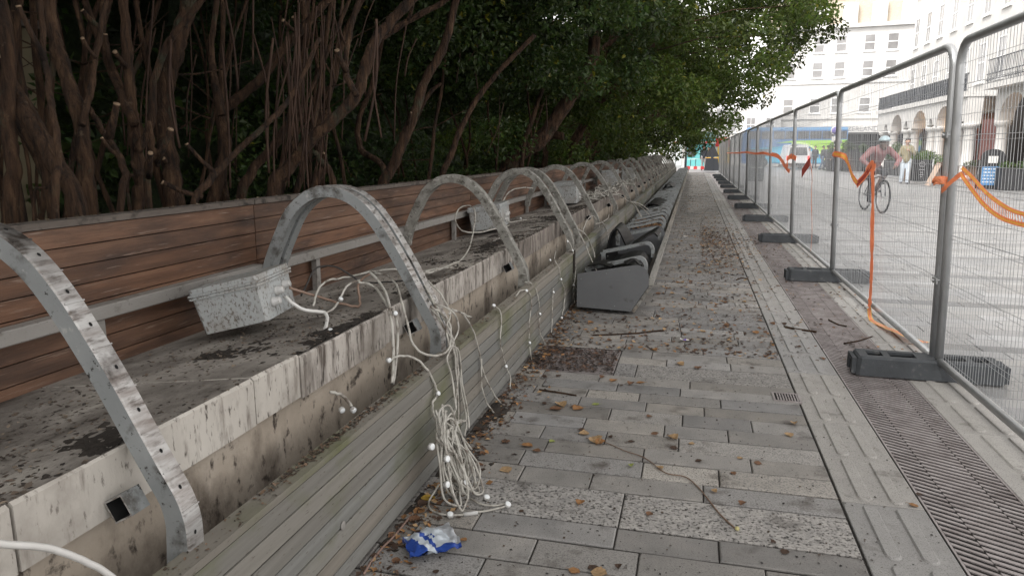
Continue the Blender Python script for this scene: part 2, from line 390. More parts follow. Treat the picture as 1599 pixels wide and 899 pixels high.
# slot drain: dark channel, edge bars, slanting grate bars in three lanes
m = MB(); m.box(.958, 1.362, -2.4, 50, -.04, -.0045); tag(m.build('drain_channel', M['drain_dark']), kind='structure')
g = MB()
g.box(.960, .968, -2.4, 50, -.02, .001); g.box(1.352, 1.360, -2.4, 50, -.02, .001)
y = -1.0
while y < 26:
    for li, (a, b) in enumerate(((.970, 1.068), (1.071, 1.249), (1.252, 1.350))):
        sl = (.030, .048, .030)[li]; hw = (.0085, .0100, .0085)[li]
        yo = y + (0, .021, .009)[li]
        c = random.uniform(.75, 1.15)
        g.add([(a, yo-hw+sl, -.02), (b, yo-hw-sl, -.02), (b, yo+hw-sl, -.02), (a, yo+hw+sl, -.02),
               (a, yo-hw+sl, .0), (b, yo-hw-sl, .0), (b, yo+hw-sl, .0), (a, yo+hw+sl, .0)],
              [(4,5,6,7),(0,1,5,4),(2,3,7,6),(1,2,6,5),(3,0,4,7)], 0, (c, c, c))
    y += .042
g.box(.972, 1.348, 26, 50, -.02, -.001)
tag(g.build('drain_grating', M['iron']), kind='structure')
# plaza setts
m = MB(); m.box(1.70, 60, -12, 110, -.05, -.008); tag(m.build('plaza_bed', mat('plaza_joint', [(.05,.05,.05),(.09,.09,.09)], 12, rough=.85)), kind='structure')
p = MB(); y = -2.5; row = 0
while y < 44:
    d = random.choice((.165, .185, .2)); x = 1.706 - random.uniform(0, .4); row += 1
    far = y > 24
    dk = .62 if row % 9 == 0 else 1
    while x < 13.0:
        l = random.uniform(.42, .72) * (1.6 if far else 1)
        xa, xb = max(x, 1.706), min(x + l, 13)
        c = stone_col(.84*dk, 1.08*dk, .03)
        if xb - xa > .04:
            if far: p.add([(xa+.003,y+.004,0),(xb-.003,y+.004,0),(xb-.003,y+d-.004,0),(xa+.003,y+d-.004,0)], [(0,1,2,3)], 0, c)
            else: p.slab(xa+.003, xb-.003, y+.003, y+d-.003, -.015, random.uniform(-.001,.0015), .003, 0, c, .002)
        x += l
    y += d
p.add([(1.70,44,0),(60,44,0),(60,110,0),(1.70,110,0)], [(0,1,2,3)], 0, (.96,.96,.97))
p.add([(13.0,-12,-.001),(60,-12,-.001),(60,44,-.001),(13.0,44,-.001)], [(0,1,2,3)], 0, (.96,.96,.97))
p.add([(-30,51,0),(1.70,51,0),(1.70,110,0),(-30,110,0)], [(0,1,2,3)], 0, (.85,.85,.86))
tag(p.build('plaza', M['plaza']), kind='structure')

# ------------------------------------------------------------------ iron covers let into the path
t = thing('manhole_cover', 'square rusty iron manhole cover half hidden under leaf dirt by the wall', 'manhole cover', ((mx0+mx1)/2, (my0+my1)/2, 0))
f = MB()
for a in ((mx0+.004, mx0+.03, my0+.004, my1-.004), (mx1-.03, mx1-.004, my0+.004, my1-.004)): f.box(*a, -.01, .001)
for a in ((mx0+.031, mx1-.031, my0+.004, my0+.03), (mx0+.031, mx1-.031, my1-.03, my1-.004)): f.box(*a, -.01, .001)
f.build('frame', M['iron'], t)
f = MB(); f.box(mx0+.034, mx1-.034, my0+.034, my1-.034, -.012, -.004)
for i in range(9):
    for j in range(9):
        x = mx0+.07+i*.053; yy = my0+.07+j*.054
        a = .017 if (i+j) % 2 else .006; b = .006 if (i+j) % 2 else .017
        f.box(x-a, x+a, yy-b, yy+b, -.003, .001)
f.build('lid', M['iron'], t)
q = onZ(1228, 621); q.z = 0
t = thing('gully_grate', 'small square rusty gully grate set in the paving beside the guide strip', 'drain grate', (q.x, q.y, 0))
f = MB(); s_ = .065
f.box(q.x-s_, q.x+s_, q.y-s_, q.y+s_, -.006, .0035, 1)
for k in range(8):
    xx = q.x - s_ + .012 + k*.0152; f.box(xx, xx+.0075, q.y-s_+.008, q.y-.004, .0036, .008); f.box(xx, xx+.0075, q.y+.004, q.y+s_-.008, .0036, .008)
f.build('bars', [M['iron'], M['drain_dark']], t)
f = MB()
for a in ((q.x-s_-.012, q.x-s_, q.y-s_-.012, q.y+s_+.012), (q.x+s_, q.x+s_+.012, q.y-s_-.012, q.y+s_+.012), (q.x-s_, q.x+s_, q.y-s_-.012, q.y-s_), (q.x-s_, q.x+s_, q.y+s_, q.y+s_+.012)): f.box(*a, -.006, .007)
f.build('frame', M['iron'], t)
# ================================================================== THE LONG BENCH: wall, coping, timber back, rail, hoops, cladding, trough
Y0, Y1 = -1.2, 47.0
def cop_z(x): return .726 + (x + 1.262) * .121
t = thing('garden_wall', 'long cream rendered wall with streaked pale stone coping beside the path', 'wall', (-1.6, 2, 0))
m = MB(); m.box(-2.0, -1.284, Y0, Y1, -.05, .5765); m.build('wall_body', M['render_wall'], t)
cp = MB(); y = Y0; jl = [1.0, 1.80, 2.06, 2.75, 3.62, 4.4, 5.2, 6.1]
k = 0
while y < Y1:
    if y < .2: y1 = 1.0 if y > -.1 else y + .9
    else:
        nxt = [j for j in jl if j > y + .05]
        y1 = nxt[0] if nxt else y + random.uniform(.75, 1.0)
    g = .0035; dz = random.uniform(-.004, .004); dx = random.uniform(-.003, .003)
    n = max(2, int((y1-y)/.12))
    ys = np.linspace(y+g, y1-g, n+1)
    pr = []
    for yy in ys:      # slightly chipped upper arris
        ch = .006 + .008*max(0, mnoise.noise((yy*9, 1.7, 0)))
        xf = -1.262 + dx
        pr.append([(xf, yy, .577+dz), (xf, yy, .726-ch+dz), (xf-ch, yy, .726+dz), (-1.5, yy, cop_z(-1.5)+dz), (-1.8, yy, cop_z(-1.8)+dz), (-2.1, yy, cop_z(-2.1)+dz), (-2.1, yy, .54)])
    vs = [q for a in pr for q in a]; w_ = 7
    for i in range(n):
        for j in range(w_):
            j2 = (j+1) % w_
            mi = 0 if j in (0, 1) else 1
            pass
    fs0 = []; fs1 = []
    for i in range(n):
        for j in range(w_):
            j2 = (j+1) % w_; f = (i*w_+j, i*w_+j2, (i+1)*w_+j2, (i+1)*w_+j)
            (fs0 if j in (0, 1, 6, 5) else fs1).append(f)
    ends = [tuple(range(w_)), tuple(n*w_+j for j in range(w_-1, -1, -1))]
    b0 = len(cp.v); cp.add(vs, fs0 + ends, 0 if y < 1.9 else 2 if y < 5 else 3)
    for f in fs1: cp.f.append(tuple(i+b0 for i in f)); cp.m.append(1); cp.sm.append(False)
    y = y1
cp.build('coping', [M['coping'], M['coping_top'], M['coping_streaked'], M['coping_grimy']], t)

# ---- timber back: sections of brown boards with a grey cap and posts
SEC = 3.5
sec_y = [-.45 + SEC*i for i in range(14)]
def plank_col(lo=.7, hi=1.2): b = random.uniform(lo, hi); t = random.uniform(-.06, .06); return (b*(1+t), b, b*(1-t))
def timber_back(y0, y1, name, label, group=None):
    t = thing(name, label, 'timber back', (-2.08, (y0+y1)/2, .6), group)
    b = MB(); z = .60
    for i in range(8):
        z1 = z + .0685
        ysp = [y0+.003] + ([random.uniform(y0+.8, y1-.8)] if random.random() < .5 else []) + [y1-.003]
        for a, c in zip(ysp[:-1], ysp[1:]):
            x = -2.068 + random.uniform(-.002, .002)
            b.slab_x = None
            b.box(x-.026, x, a+.001, c-.001, z+.0022, z1-.0022, 0, plank_col())
        z = z1
    b.build('boards', M['hardwood'], t)
    c = MB(); c.box(-2.135, -2.060, y0+.004, y1-.004, 1.1495, 1.172); c.build('cap', M['woodgrey'], t)
    for yy in (y0+.3, (y0+y1)/2, y1-.3):
        q = MB(); q.box(-2.16, -2.096, yy-.035, yy+.035, .45, 1.149); q.build('post', M['woodgrey'], t)
    return t
for i, y in enumerate(sec_y):
    lab = ['red brown timber back boards nearest the viewer, behind the first steel hoop', 'red brown timber back boards behind the second junction box, third hoop and cables',
           'red brown timber back boards just past the crossed pair of hoops'][i] if i < 3 else 'weathered brown timber back boards in the far receding part of the bench'
    timber_back(y, y+SEC, 'timber_backrest_section', lab, 'timber back sections along the wall')
# ---- box-section rail in front of the boards
rails = [(-.8, 3.0), (3.13, 6.72), (7.2, 10.8), (10.95, 14.95), (15.1, 19.1), (19.3, 23.3), (23.5, 27.4), (27.6, 31.6), (31.8, 36), (36.2, 41), (41.2, 46.5)]
for i, (a, b) in enumerate(rails):
    m = MB(); r_ = .004
    poly = [(-2.004-r_, .815), (-2.004, .815+r_), (-2.004, .865-r_), (-2.004-r_, .865), (-2.056, .865), (-2.056, .815)]
    m.prism(poly, 'y', a, b)
    for yy in np.arange(a+.4, b, 1.2): m.box(-2.05, -2.02, yy, yy+.04, cop_z(-2.03)-.01, .814)
    lab = ['grey box section rail behind the nearest junction box', 'grey rail running behind the second junction box'][i] if i < 2 else 'grey rail far down the receding bench'
    tag(m.build('steel_rail', M['rail']), lab, 'rail', 'grey rails along the timber back')

# ---- bent steel hoops
PROF = [(-1.092,.43),(-1.090,.50),(-1.092,.56),(-1.110,.622),(-1.153,.70),(-1.203,.793),(-1.255,.89),(-1.312,.986),(-1.378,1.086),(-1.45,1.168),(-1.535,1.224),(-1.64,1.246),
        (-1.755,1.222),(-1.862,1.135),(-1.935,1.01),(-1.985,.905),(-2.022,.80),(-2.03,.74)]
def hoop_mesh(parent, y, wdt=.054, thk=.052, dirty=False, groove=False):
    pts = spline([(a, y, z) for a, z in PROF], 4)
    k = len(pts); outs, ins = [], []
    for i, p in enumerate(pts):
        t = (pts[min(i+1,k-1)] - pts[max(i-1,0)]).normalized(); nrm = Vector((t.z, 0, -t.x))
        th = thk * (1.0 if i > 12 else 1.25 - .25*i/12)
        outs.append(p); ins.append(p - nrm*th)
    h = wdt/2; e = .004
    m = MB(); vs = []
    for o, n in zip(outs, ins):
        d = (o-n).normalized()
        vs += [o+Vector((0,-h+e,0)), o+Vector((0,h-e,0)), o-d*e+Vector((0,h,0)), n+Vector((0,h,0)), n+Vector((0,-h,0)), o-d*e+Vector((0,-h,0))]
    f0, f1 = [], []
    for i in range(k-1):
        for j in range(6):
            f = (i*6+j, i*6+(j+1) % 6, (i+1)*6+(j+1) % 6, (i+1)*6+j)
            (f1 if j in (0, 1, 5) else f0).append(f)
    m.add(vs, f0 + [tuple(range(6)), tuple((k-1)*6+j for j in range(6))], 0)
    for f in f1: m.f.append(f); m.m.append(1); m.sm.append(False)
    # weld ridges and slat screw holes on the outer face
    L = 0; nxt = .10; hole = True
    for i in range(1, k-14):
        L += (outs[i]-outs[i-1]).length
        if L > nxt and not dirty:
            t = (outs[i]-outs[i-1]).normalized(); nrm = Vector((t.z, 0, -t.x))
            if hole:
                c = outs[i] + nrm*.0008 + Vector((0, random.uniform(-.006,.006), 0)); n = 8
                m.add([c + Vector((0,1,0))*(.0042*math.cos(2*math.pi*q/n)) + t*(.0058*math.sin(2*math.pi*q/n)) for q in range(n)], [tuple(range(n))], 2)
            else:
                m.obox(outs[i] + nrm*.0006, t*.0016, Vector((0, h*.97, 0)), nrm*.0016, 1)
            hole = not hole; nxt += .052
    mats = [M['steel_dirty'], M['steel_dirty'], M['hole']] if dirty else [M['steel_side'], M['steel_face'], M['hole']]
    return m.build('bent_bar', mats, parent)
def stub_mesh(parent, y, x=-1.222, z=.610, L=.055, ang=.50):
    m = MB(); a = .0275; ca, sa = math.cos(ang), math.sin(ang)
    def P(u, v, yy): return (x + u*ca - v*sa, yy, z + u*sa + v*ca)
    ya, yb = y - .027 - L, y - .0275
    o_ = [(-a,-a),(a,-a),(a,a),(-a,a)]; i_ = [(u*.86, v*.86) for u, v in o_]
    vs = [P(*q, ya) for q in o_] + [P(*q, yb) for q in o_] + [P(*q, ya) for q in i_] + [P(*q, yb-.004) for q in i_]
    fs = [(j, (j+1)%4, 4+(j+1)%4, 4+j) for j in range(4)]
    m.add(vs, fs, 0); n0 = 0
    for j in range(4): m.f.append((j, (j+1)%4, 8+(j+1)%4, 8+j)); m.m.append(1); m.sm.append(False)
    for j in range(4): m.f.append((8+j, 8+(j+1)%4, 12+(j+1)%4, 12+j)); m.m.append(2); m.sm.append(False)
    m.f.append((12,13,14,15)); m.m.append(2); m.sm.append(False)
    return m.build('cut_tube', [M['steel_side'], M['steel_face'], M['hole']], parent)
HOOPS = [(1.295, 0, 'nearest grey painted steel hoop with streaked bare outer face, at the left edge'),
         (3.02, 0, 'front bar of the paired steel hoops beside the nearest junction box'),
         (3.105, 0, 'rear bar of the paired steel hoops, pressed against its twin by the tangle of cables'),
         (4.78, 1, 'single dull mossy hoop over the second junction box'),
         (6.74, 1, 'front hoop of the crossed looking pair just before the grey trough end'),
         (7.14, 1, 'rear hoop of the crossed looking pair just before the grey trough end'),
         (8.69, 1, 'mossy hoop in front of the third junction box'),
         (10.85, 1, 'mossy hoop in front of the heap of knotted cables')]
y = 13.0
while y < 46: HOOPS.append((y, 1, 'small mossy hoop in the far row running to the end of the wall')); y += 1.98
proto = None
for i, (y, dirty, lab) in enumerate(HOOPS):
    grp = 'bent steel hoops over the wall'
    if i < 9:
        t = thing('steel_hoop', lab, 'steel hoop', (-1.5, y, .745), grp)
        hoop_mesh(t, y, *((.070, .058) if dirty else (.056, .052)), dirty=bool(dirty)); 
        if i not in (2, 4): stub_mesh(t, y)
        proto = t
    else:
        c = copy_tree(proto, (-1.5, y, .745)); c['label'] = lab
        c.rotation_euler.z = random.uniform(-.02, .02)

# ---- grey green cladding in front of the wall
def cladding(y0, y1, lab, end_post=False):
    t = thing('timber_cladding', lab, 'timber cladding', (-1.07, (y0+y1)/2, 0), 'grey green cladding sections')
    b = MB(); n = 7; z = .022; hgt = (.470-z)/n
    for i in range(n):
        x = -1.045 + random.uniform(-.0015, .0015)
        b.box(x-.025, x, y0+.003, y1-.003, z+.0028, z+hgt-.0030, 0, plank_col(.86, 1.12)); z += hgt
    b.box(-1.0712, -1.0702, y0+.01, y1-.01, .02, .468, 1)  # dark sheet added behind the boards, painting shade into their gaps
    b.build('boards', [M['cladding'], M['soil']], t)
    c = MB(); c.box(-1.107, -1.0435, y0+.002, y1-.002, .4705, .4915, 0, plank_col(.9, 1.1)); c.build('top_ledge', M['cladding'], t)
    for yy in (y0+.06, (y0+y1)/2, y1-.06):
        q = MB(); q.box(-1.104, -1.0715, yy-.03, yy+.03, .0, .470); q.build('batten', M['woodgrey'], t)
    if end_post:
        q = MB(); q.box(-1.062, -1.030, y0-.055, y0-.003, .30, .505); q.build('end_block', M['soil'], t)
    return t
cl = [(-.6, 3.10), (3.108, 6.42), (6.48, 10.0)] + [(10.006+3.5*i, 13.5+3.5*i) for i in range(10)]
for i, (a, b) in enumerate(cl):
    lab = ['grey green horizontal board cladding nearest the viewer, with green algae', 'grey green board cladding hung with single lamp cables, behind the leafy paving',
           'board cladding at the back of the first grey trough'][i] if i < 3 else 'board cladding behind the far troughs'
    t = cladding(a, b, lab, i == 2)
    if i == 0:
        c0 = onX(535, 820, -1.044); m = MB(); m.lathe((c0.x, c0.y, c0.z), [(.0145, 0), (.0145, .003), (.011, .0045)], 16, axis='x'); m.build('round_cap', M['rail'], t)
# soil filling the slot between cladding and wall, and dirt banked on the coping
def heap(name, x0, x1, y0, y1, base, amp, thr, nx, ny, sc, seed, taper=None):
    X = np.linspace(x0, x1, nx); Yv = np.linspace(y0, y1, ny)
    Z = np.zeros((nx, ny)); H_ = np.zeros((nx, ny))
    for i, x in enumerate(X):
        for j, yy in enumerate(Yv):
            h = mnoise.noise((x*sc*1.4, yy*sc, seed)) + .5*mnoise.noise((x*sc*4, yy*sc*4, seed+5)) + .55*mnoise.noise((x*45, yy*45, seed)) + .35*mnoise.noise((x*17, yy*17, seed)) - thr
            if taper: h *= 1; h -= taper(x)
            H_[i, j] = h; Z[i, j] = base(x) + amp*max(h, -.25) + .0035*mnoise.noise((x*120, yy*120, 2))
    idx = np.arange(nx*ny).reshape(nx, ny)
    F = np.stack([idx[:-1,:-1], idx[1:,:-1], idx[1:,1:], idx[:-1,1:]], -1).reshape(-1, 4)
    ok = (H_.ravel()[F] > -.12).any(1)
    gx, gy = np.meshgrid(X, Yv, indexing='ij')
    o = nmesh(name, np.c_[gx.ravel(), gy.ravel(), Z.ravel()], F[ok], M['soil'], smooth=True)
    return tag(o, kind='stuff')
def onlabel(o, lab): return tag(o, lab, 'soil')
onlabel(heap('coping_soil', -1.270, -1.80, .55, 12, lambda x: cop_z(x)-.001, .016, .20, 84, 1000, 2.6, 11.0, lambda x: max(0, (-1.39-x)*1.2)), 'dark leaf mould banked along the front of the stone coping')
onlabel(heap('slot_soil', -1.283, -1.106, -.5, 40, lambda x: .255 + (-1.106-x)*.10, .03, -.35, 12, 900, 5, 4.0), 'dark crumbly soil lying in the slot behind the cladding')
onlabel(heap('kerb_soil', -1.042, -.80, -.4, 7, lambda x: .0015, .016, .30, 30, 420, 3.2, 8.0, lambda x: (x+1.0)*2.6), 'dark dirt drifted against the foot of the cladding')
# ---- grey steel troughs with timber fronts and bent brackets, along the foot of the cladding
TP = [(-.955,.048),(-.955,.345),(-.47,.438),(-.425,.440),(-.385,.428),(-.352,.398),(-.336,.352),(-.332,.264),(-.478,.030)]
M['trough_wood'] = mat('weathered_trough_plank', [(.15,.135,.115),(.25,.23,.20),(.33,.305,.27)], 3, stretch=(6,.3,10), rough=.85, bump=.4, bscale=16, attr=True,
                specks=[((.06,.05,.042), .62, 8, (3,.6,6), .07)])
def bracket(parent, y, a=0.0):
    pts = spline([(-.93,y,.338),(-.70,y,.390),(-.50,y,.442),(-.44,y,.447),(-.398,y,.42),(-.374,y,.365),(-.376,y,.28)], 4)
    m = MB(); h = .028; th = .034; vs = []
    k = len(pts)
    for i, p in enumerate(pts):
        t = (pts[min(i+1,k-1)]-pts[max(i-1,0)]).normalized(); n = Vector((-t.z,0,t.x))
        vs += [p+Vector((0,-h,0)), p+Vector((0,h,0)), p+Vector((0,h,0))-n*th, p+Vector((0,-h,0))-n*th]
    m.add(vs, [(i*4+j, i*4+(j+1)%4, (i+1)*4+(j+1)%4, (i+1)*4+j) for i in range(k-1) for j in range(4)] + [(0,1,2,3), (k*4-4,k*4-3,k*4-2,k*4-1)], 0)
    m.box(-.958, -.90, y-h*.9, y+h*.9, .20, .315, 0)
    return m.build('bracket', [M['steel_side']], parent)
def trough(y0, y1, brs, lab, end=True):
    t = thing('bench_trough', lab, 'trough', (-.65, (y0+y1)/2, 0), 'grey troughs with timber fronts')
    if end:
        m = MB(); m.prism(TP, 'y', y0, y0+.008)
        m.build('end_panel', M['trough_plate'], t)
        b = MB()
        for x, z in ((-.92,.085),(-.92,.30),(-.70,.358),(-.50,.395),(-.40,.12),(-.62,.072),(-.80,.068)): b.lathe((x if x < -.42 else x-.05, y0-.002, z), [(.005,0),(.005,.002)], 6, axis='y')
        b.build('rivets', M['steel_side'], t)
    m = MB(); m.box(-.953, -.47, y0+.009, y1, .040, .052); m.box(-.955, -.945, y0+.009, y1, .053, .30); m.build('tray', M['black_plastic'], t)
    f = MB(); d = Vector((.146,0,.234)).normalized(); nn = Vector((d.z,0,-d.x))
    base = Vector((-.474,0,.034)); L = .276; nb = 4
    for i in range(nb):
        c = base + d*(L*(i+.5)/nb) + nn*.016; c.y = (y0+y1)/2
        f.obox(c, d*(L/nb/2-.0025), Vector((0,(y1-y0)/2-.002,0)), nn*.0135, 0, plank_col(.75,1.05))
    f.build('front_planks', M['trough_wood'], t)
    g = MB(); g.box(-.338, -.292, y0+.004, y1-.004, .268, .318, 0, plank_col(1.0,1.2)); g.build('top_plank', M['trough_wood'], t)
    l = MB()
    for yy in (y0+.12, y1-.2):
        l.tube([(-.66,yy,.0),(-.66,yy,.041)], .009, 8)
    l.build('feet', M['steel_side'], t)
    for y in brs: bracket(t, y)
    return t
trough(6.12, 9.55, [6.62, 7.75, 9.3], 'nearest trough with plain dark grey end plate and black plastic inside')
trough(9.57, 13.0, [10.3, 10.9, 11.6, 12.25, 12.85], 'second grey trough, holding dry leaves beside the heap of knotted cables')
y = 13.02
while y < 45:
    trough(y, y+3.46, [y+.30+.56*k for k in range(6)], 'far trough in the row, packed with bent brackets', end=False); y += 3.48
# black plastic parts lying in the near trough
def sheet(name, pts, th, lab, m=None, cat='plastic panel'):
    """a bent strip of sheet through pairs of edge points, with thickness"""
    k = len(pts); A = spline([a for a, b in pts], 4); B = spline([b for a, b in pts], 4)
    vs = []; n = len(A)
    for i in range(n):
        t = (A[min(i+1,n-1)]-A[max(i-1,0)]); s_ = B[i]-A[i]; nn = t.cross(s_).normalized()*th
        vs += [A[i], B[i], B[i]-nn, A[i]-nn]
    mb = MB(); mb.add(vs, [(i*4+j, i*4+(j+1)%4, (i+1)*4+(j+1)%4, (i+1)*4+j) for i in range(n-1) for j in range(4)] + [(0,1,2,3),(n*4-1,n*4-2,n*4-3,n*4-4)], 0)
    return tag(mb.build(name, m or M['black_plastic']), lab, cat)
V3 = Vector
sheet('black_panel', [(V3((-.86,6.25,.06)),V3((-.82,6.75,.10))),(V3((-.72,6.22,.30)),V3((-.68,6.7,.33))),(V3((-.55,6.3,.36)),V3((-.50,6.75,.37))),(V3((-.44,6.3,.27)),V3((-.42,6.7,.30)))], .012, 'crumpled glossy black plastic panel just inside the nearest trough end')
sheet('black_panel', [(V3((-.55,6.35,.42)),V3((-.60,6.6,.40))),(V3((-.49,6.38,.455)),V3((-.5,6.62,.43))),(V3((-.43,6.4,.40)),V3((-.42,6.65,.385)))], .014, 'small curled black plastic strip on top of the trough end plate')
sheet('black_panel', [(V3((-.92,6.5,.36)),V3((-.90,6.9,.345))),(V3((-.80,6.46,.388)),V3((-.78,6.84,.372))),(V3((-.70,6.42,.372)),V3((-.67,6.8,.36)))], .010, 'thin pointed black sheet against the cladding in the nearest trough')
sheet('black_panel', [(V3((-.94,8.0,.20)),V3((-.93,8.6,.25))),(V3((-.88,8.0,.50)),V3((-.86,8.55,.53))),(V3((-.80,8.05,.54)),V3((-.78,8.6,.55))),(V3((-.70,8.1,.34)),V3((-.66,8.65,.36)))], .016, 'tall black plastic hood standing up against the cladding in the nearest trough')
sheet('black_panel', [(V3((-.70,8.05,.32)),V3((-.66,8.7,.34))),(V3((-.55,8.1,.42)),V3((-.50,8.7,.45))),(V3((-.42,8.15,.50)),V3((-.38,8.65,.52))),(V3((-.36,8.2,.46)),V3((-.34,8.6,.47)))], .016, 'black plastic flap rising to the timber front of the nearest trough')
sheet('black_panel', [(V3((-.88,7.15,.08)),V3((-.84,7.6,.10))),(V3((-.72,7.1,.30)),V3((-.68,7.6,.33))),(V3((-.52,7.1,.34)),V3((-.48,7.6,.36))),(V3((-.42,7.15,.22)),V3((-.40,7.6,.24)))], .014, 'rumpled black plastic panel under the second bracket of the nearest trough')
sheet('black_panel', [(V3((-.92,13.6,.22)),V3((-.88,15.0,.25))),(V3((-.80,13.5,.46)),V3((-.74,14.9,.47))),(V3((-.55,13.6,.40)),V3((-.50,15.0,.42))),(V3((-.42,13.6,.30)),V3((-.40,15.0,.3)))], .02, 'large black plastic cover slumped in a trough beyond the dry leaves')
sheet('black_panel', [(V3((-.90,20.6,.25)),V3((-.86,21.9,.25))),(V3((-.72,20.5,.52)),V3((-.68,21.8,.53))),(V3((-.50,20.6,.40)),V3((-.46,22,.41)))], .02, 'black plastic cover far down the row of troughs')

# ---- plastic enclosures resting on the coping
def enclosure(loc, rot, sx, sy, sz, lab, glands=True):
    t = thing('junction_box', lab, 'junction box', loc, 'grey junction boxes on the coping')
    t.rotation_euler = rot
    OFF[t.name] = Vector((0,0,0))        # its parts are modelled about the origin
    m = MB(); e = .006
    def rr(hx, hy, r=.012):
        return [(hx-r,-hy),(hx,-hy+r),(hx,hy-r),(hx-r,hy),(-hx+r,hy),(-hx,hy-r),(-hx,-hy+r),(-hx+r,-hy)]
    a = rr(sx/2*.955, sy/2*.955); b = rr(sx/2, sy/2)
    m.add([(x,y,0) for x,y in a] + [(x,y,sz) for x,y in b], [tuple(range(7,-1,-1))] + [(i,(i+1)%8,8+(i+1)%8,8+i) for i in range(8)] + [tuple(range(8,16))])
    m.build('body', M['box_plastic'], t)
    l = MB()
    for z0, z1, ov in ((sz+.001, sz+.010, .010), (sz+.0135, sz+.022, .012), (sz+.0225, sz+.043, .004)):
        c = rr(sx/2+ov, sy/2+ov); d = rr(sx/2+ov-.003, sy/2+ov-.003)
        l.add([(x,y,z0) for x,y in c] + [(x,y,z1) for x,y in c] , [tuple(range(7,-1,-1))] + [(i,(i+1)%8,8+(i+1)%8,8+i) for i in range(8)] + [tuple(range(8,16))])
    c = rr(sx/2+.004, sy/2+.004)
    l.add([(x,y,sz+.0098) for x,y in c] + [(x,y,sz+.0138) for x,y in c], [(i,(i+1)%8,8+(i+1)%8,8+i) for i in range(8)])
    l.build('lid', M['box_plastic'], t)
    if glands:
        for yy, zz in ((-.075,.060),(-.02,.095),(.06,.105)):
            g = MB(); g.lathe((sx/2*.97, yy, zz), [(.021,0),(.021,.012),(.016,.013),(.016,.032),(.011,.036)], 8, axis='x'); g.build('cable_gland', M['puck'], t)
    return t
def place_box(corner, yawz, tilt, sx, sy, sz, lab, gl=True):
    Rm = Matrix.Rotation(yawz, 3, 'Z') @ Matrix.Rotation(tilt, 3, 'Y')
    c = Vector(corner) - Rm @ Vector((-sx/2*.955, -sy/2*.955, 0))
    return enclosure(c, Rm.to_euler(), sx, sy, sz, lab, gl)
BOX1 = place_box((-1.85,2.346,.687), R(10), R(-13.5), .285, .31, .142, 'nearest dirty grey junction box tilted on the coping with cables from its glands')
BOX2 = place_box((-1.93,6.14,.69), R(6), R(-8), .30, .50, .17, 'second grey junction box, resting against the rail behind the single hoop')
BOX3 = place_box((-1.83,9.55,.70), R(4), R(-3), .33, .7, .24, 'third grey junction box, a tall one beside the mossy hoops')
BOX4 = place_box((-1.80,14.6,.70), R(4), R(-3), .33, .7, .28, 'fourth grey junction box farther along, behind the knotted cables')
BOX5 = place_box((-1.78,18.4,.70), R(4), R(2), .33, .6, .26, 'farthest pale junction box among the far hoops')
# ================================================================== TREES AND UNDERGROWTH behind the timber back
def leaf_cloud(cent, rad, n, size, shell=.35, tone=(1,1,1), seed=0, yel=.03, droop=.5):
    """n folded leaves inside ellipsoid clumps; returns V, F, colours"""
    r = np.random.default_rng(seed)
    cent = np.asarray(cent, float); rad = np.asarray(rad, float)
    vol = rad.prod(1)**.67; which = r.choice(len(cent), n, p=vol/vol.sum())
    d = r.normal(size=(n,3)); d /= np.linalg.norm(d, axis=1)[:,None]
    u = r.random(n)**shell
    P = cent[which] + d*u[:,None]*rad[which]
    nrm = r.normal(size=(n,3))*.75 + np.array([0,0,.75]) + d*.5; nrm /= np.linalg.norm(nrm, axis=1)[:,None]
    ax = r.normal(size=(n,3)) + d*.6 + np.array([0,0,-droop]); ax -= nrm*(ax*nrm).sum(1)[:,None]; ax /= np.linalg.norm(ax, axis=1)[:,None]
    sd = np.cross(nrm, ax)
    L = size*r.uniform(.65, 1.35, n)[:,None]; Wd = L*r.uniform(.24, .36, n)[:,None]
    fold = nrm*L*.10
    V = np.stack([P - ax*L*.5, P + sd*Wd + fold - ax*L*.05, P + ax*L*.5 - fold*1.2, P - sd*Wd + fold - ax*L*.05], 1).reshape(-1,3)
    i = np.arange(n)*4
    F = np.concatenate([np.stack([i,i+1,i+2],1), np.stack([i,i+2,i+3],1)])
    cb = r.uniform(.45, 1.65, len(cent))[which] * r.uniform(.7, 1.3, n)
    c = np.stack([cb*tone[0]*r.uniform(.85,1.2,n), cb*tone[1], cb*tone[2]*r.uniform(.7,1.3,n)], 1)
    y = r.random(n) < yel
    c[y] = np.stack([np.full(y.sum(), 5.0), np.full(y.sum(), 2.9), np.full(y.sum(), 1.2)], 1) * r.uniform(.5,1.1,y.sum())[:,None]
    return V, F, np.repeat(c, 4, 0)
def stem(mb, pts, r0, r1, n=9, wob=.006, sub=9):
    P = spline(pts, sub); k = len(P)
    ph = random.random()*50
    P = [p + Vector((mnoise.noise((i*.35+ph, 1, 0)), mnoise.noise((i*.35+ph, 7, 0)), 0))*wob*2 for i, p in enumerate(P)]
    rs = [(r0 + (r1-r0)*i/(k-1)) * (1 + .13*mnoise.noise((i*.6+ph, 3, 1))) for i in range(k)]
    v0 = len(mb.v); mb.tube(P, rs, n)
    for q in range(v0, len(mb.v)):          # knots and flutes in the bark
        v = Vector(mb.v[q]); c_ = P[min((q-v0)//n, k-1)]; d = v - c_
        f = 1 + .16*mnoise.noise(v*9) + .10*mnoise.noise((v.x*30, v.y*30, v.z*7))
        mb.v[q] = tuple(c_ + d*f)
    return P
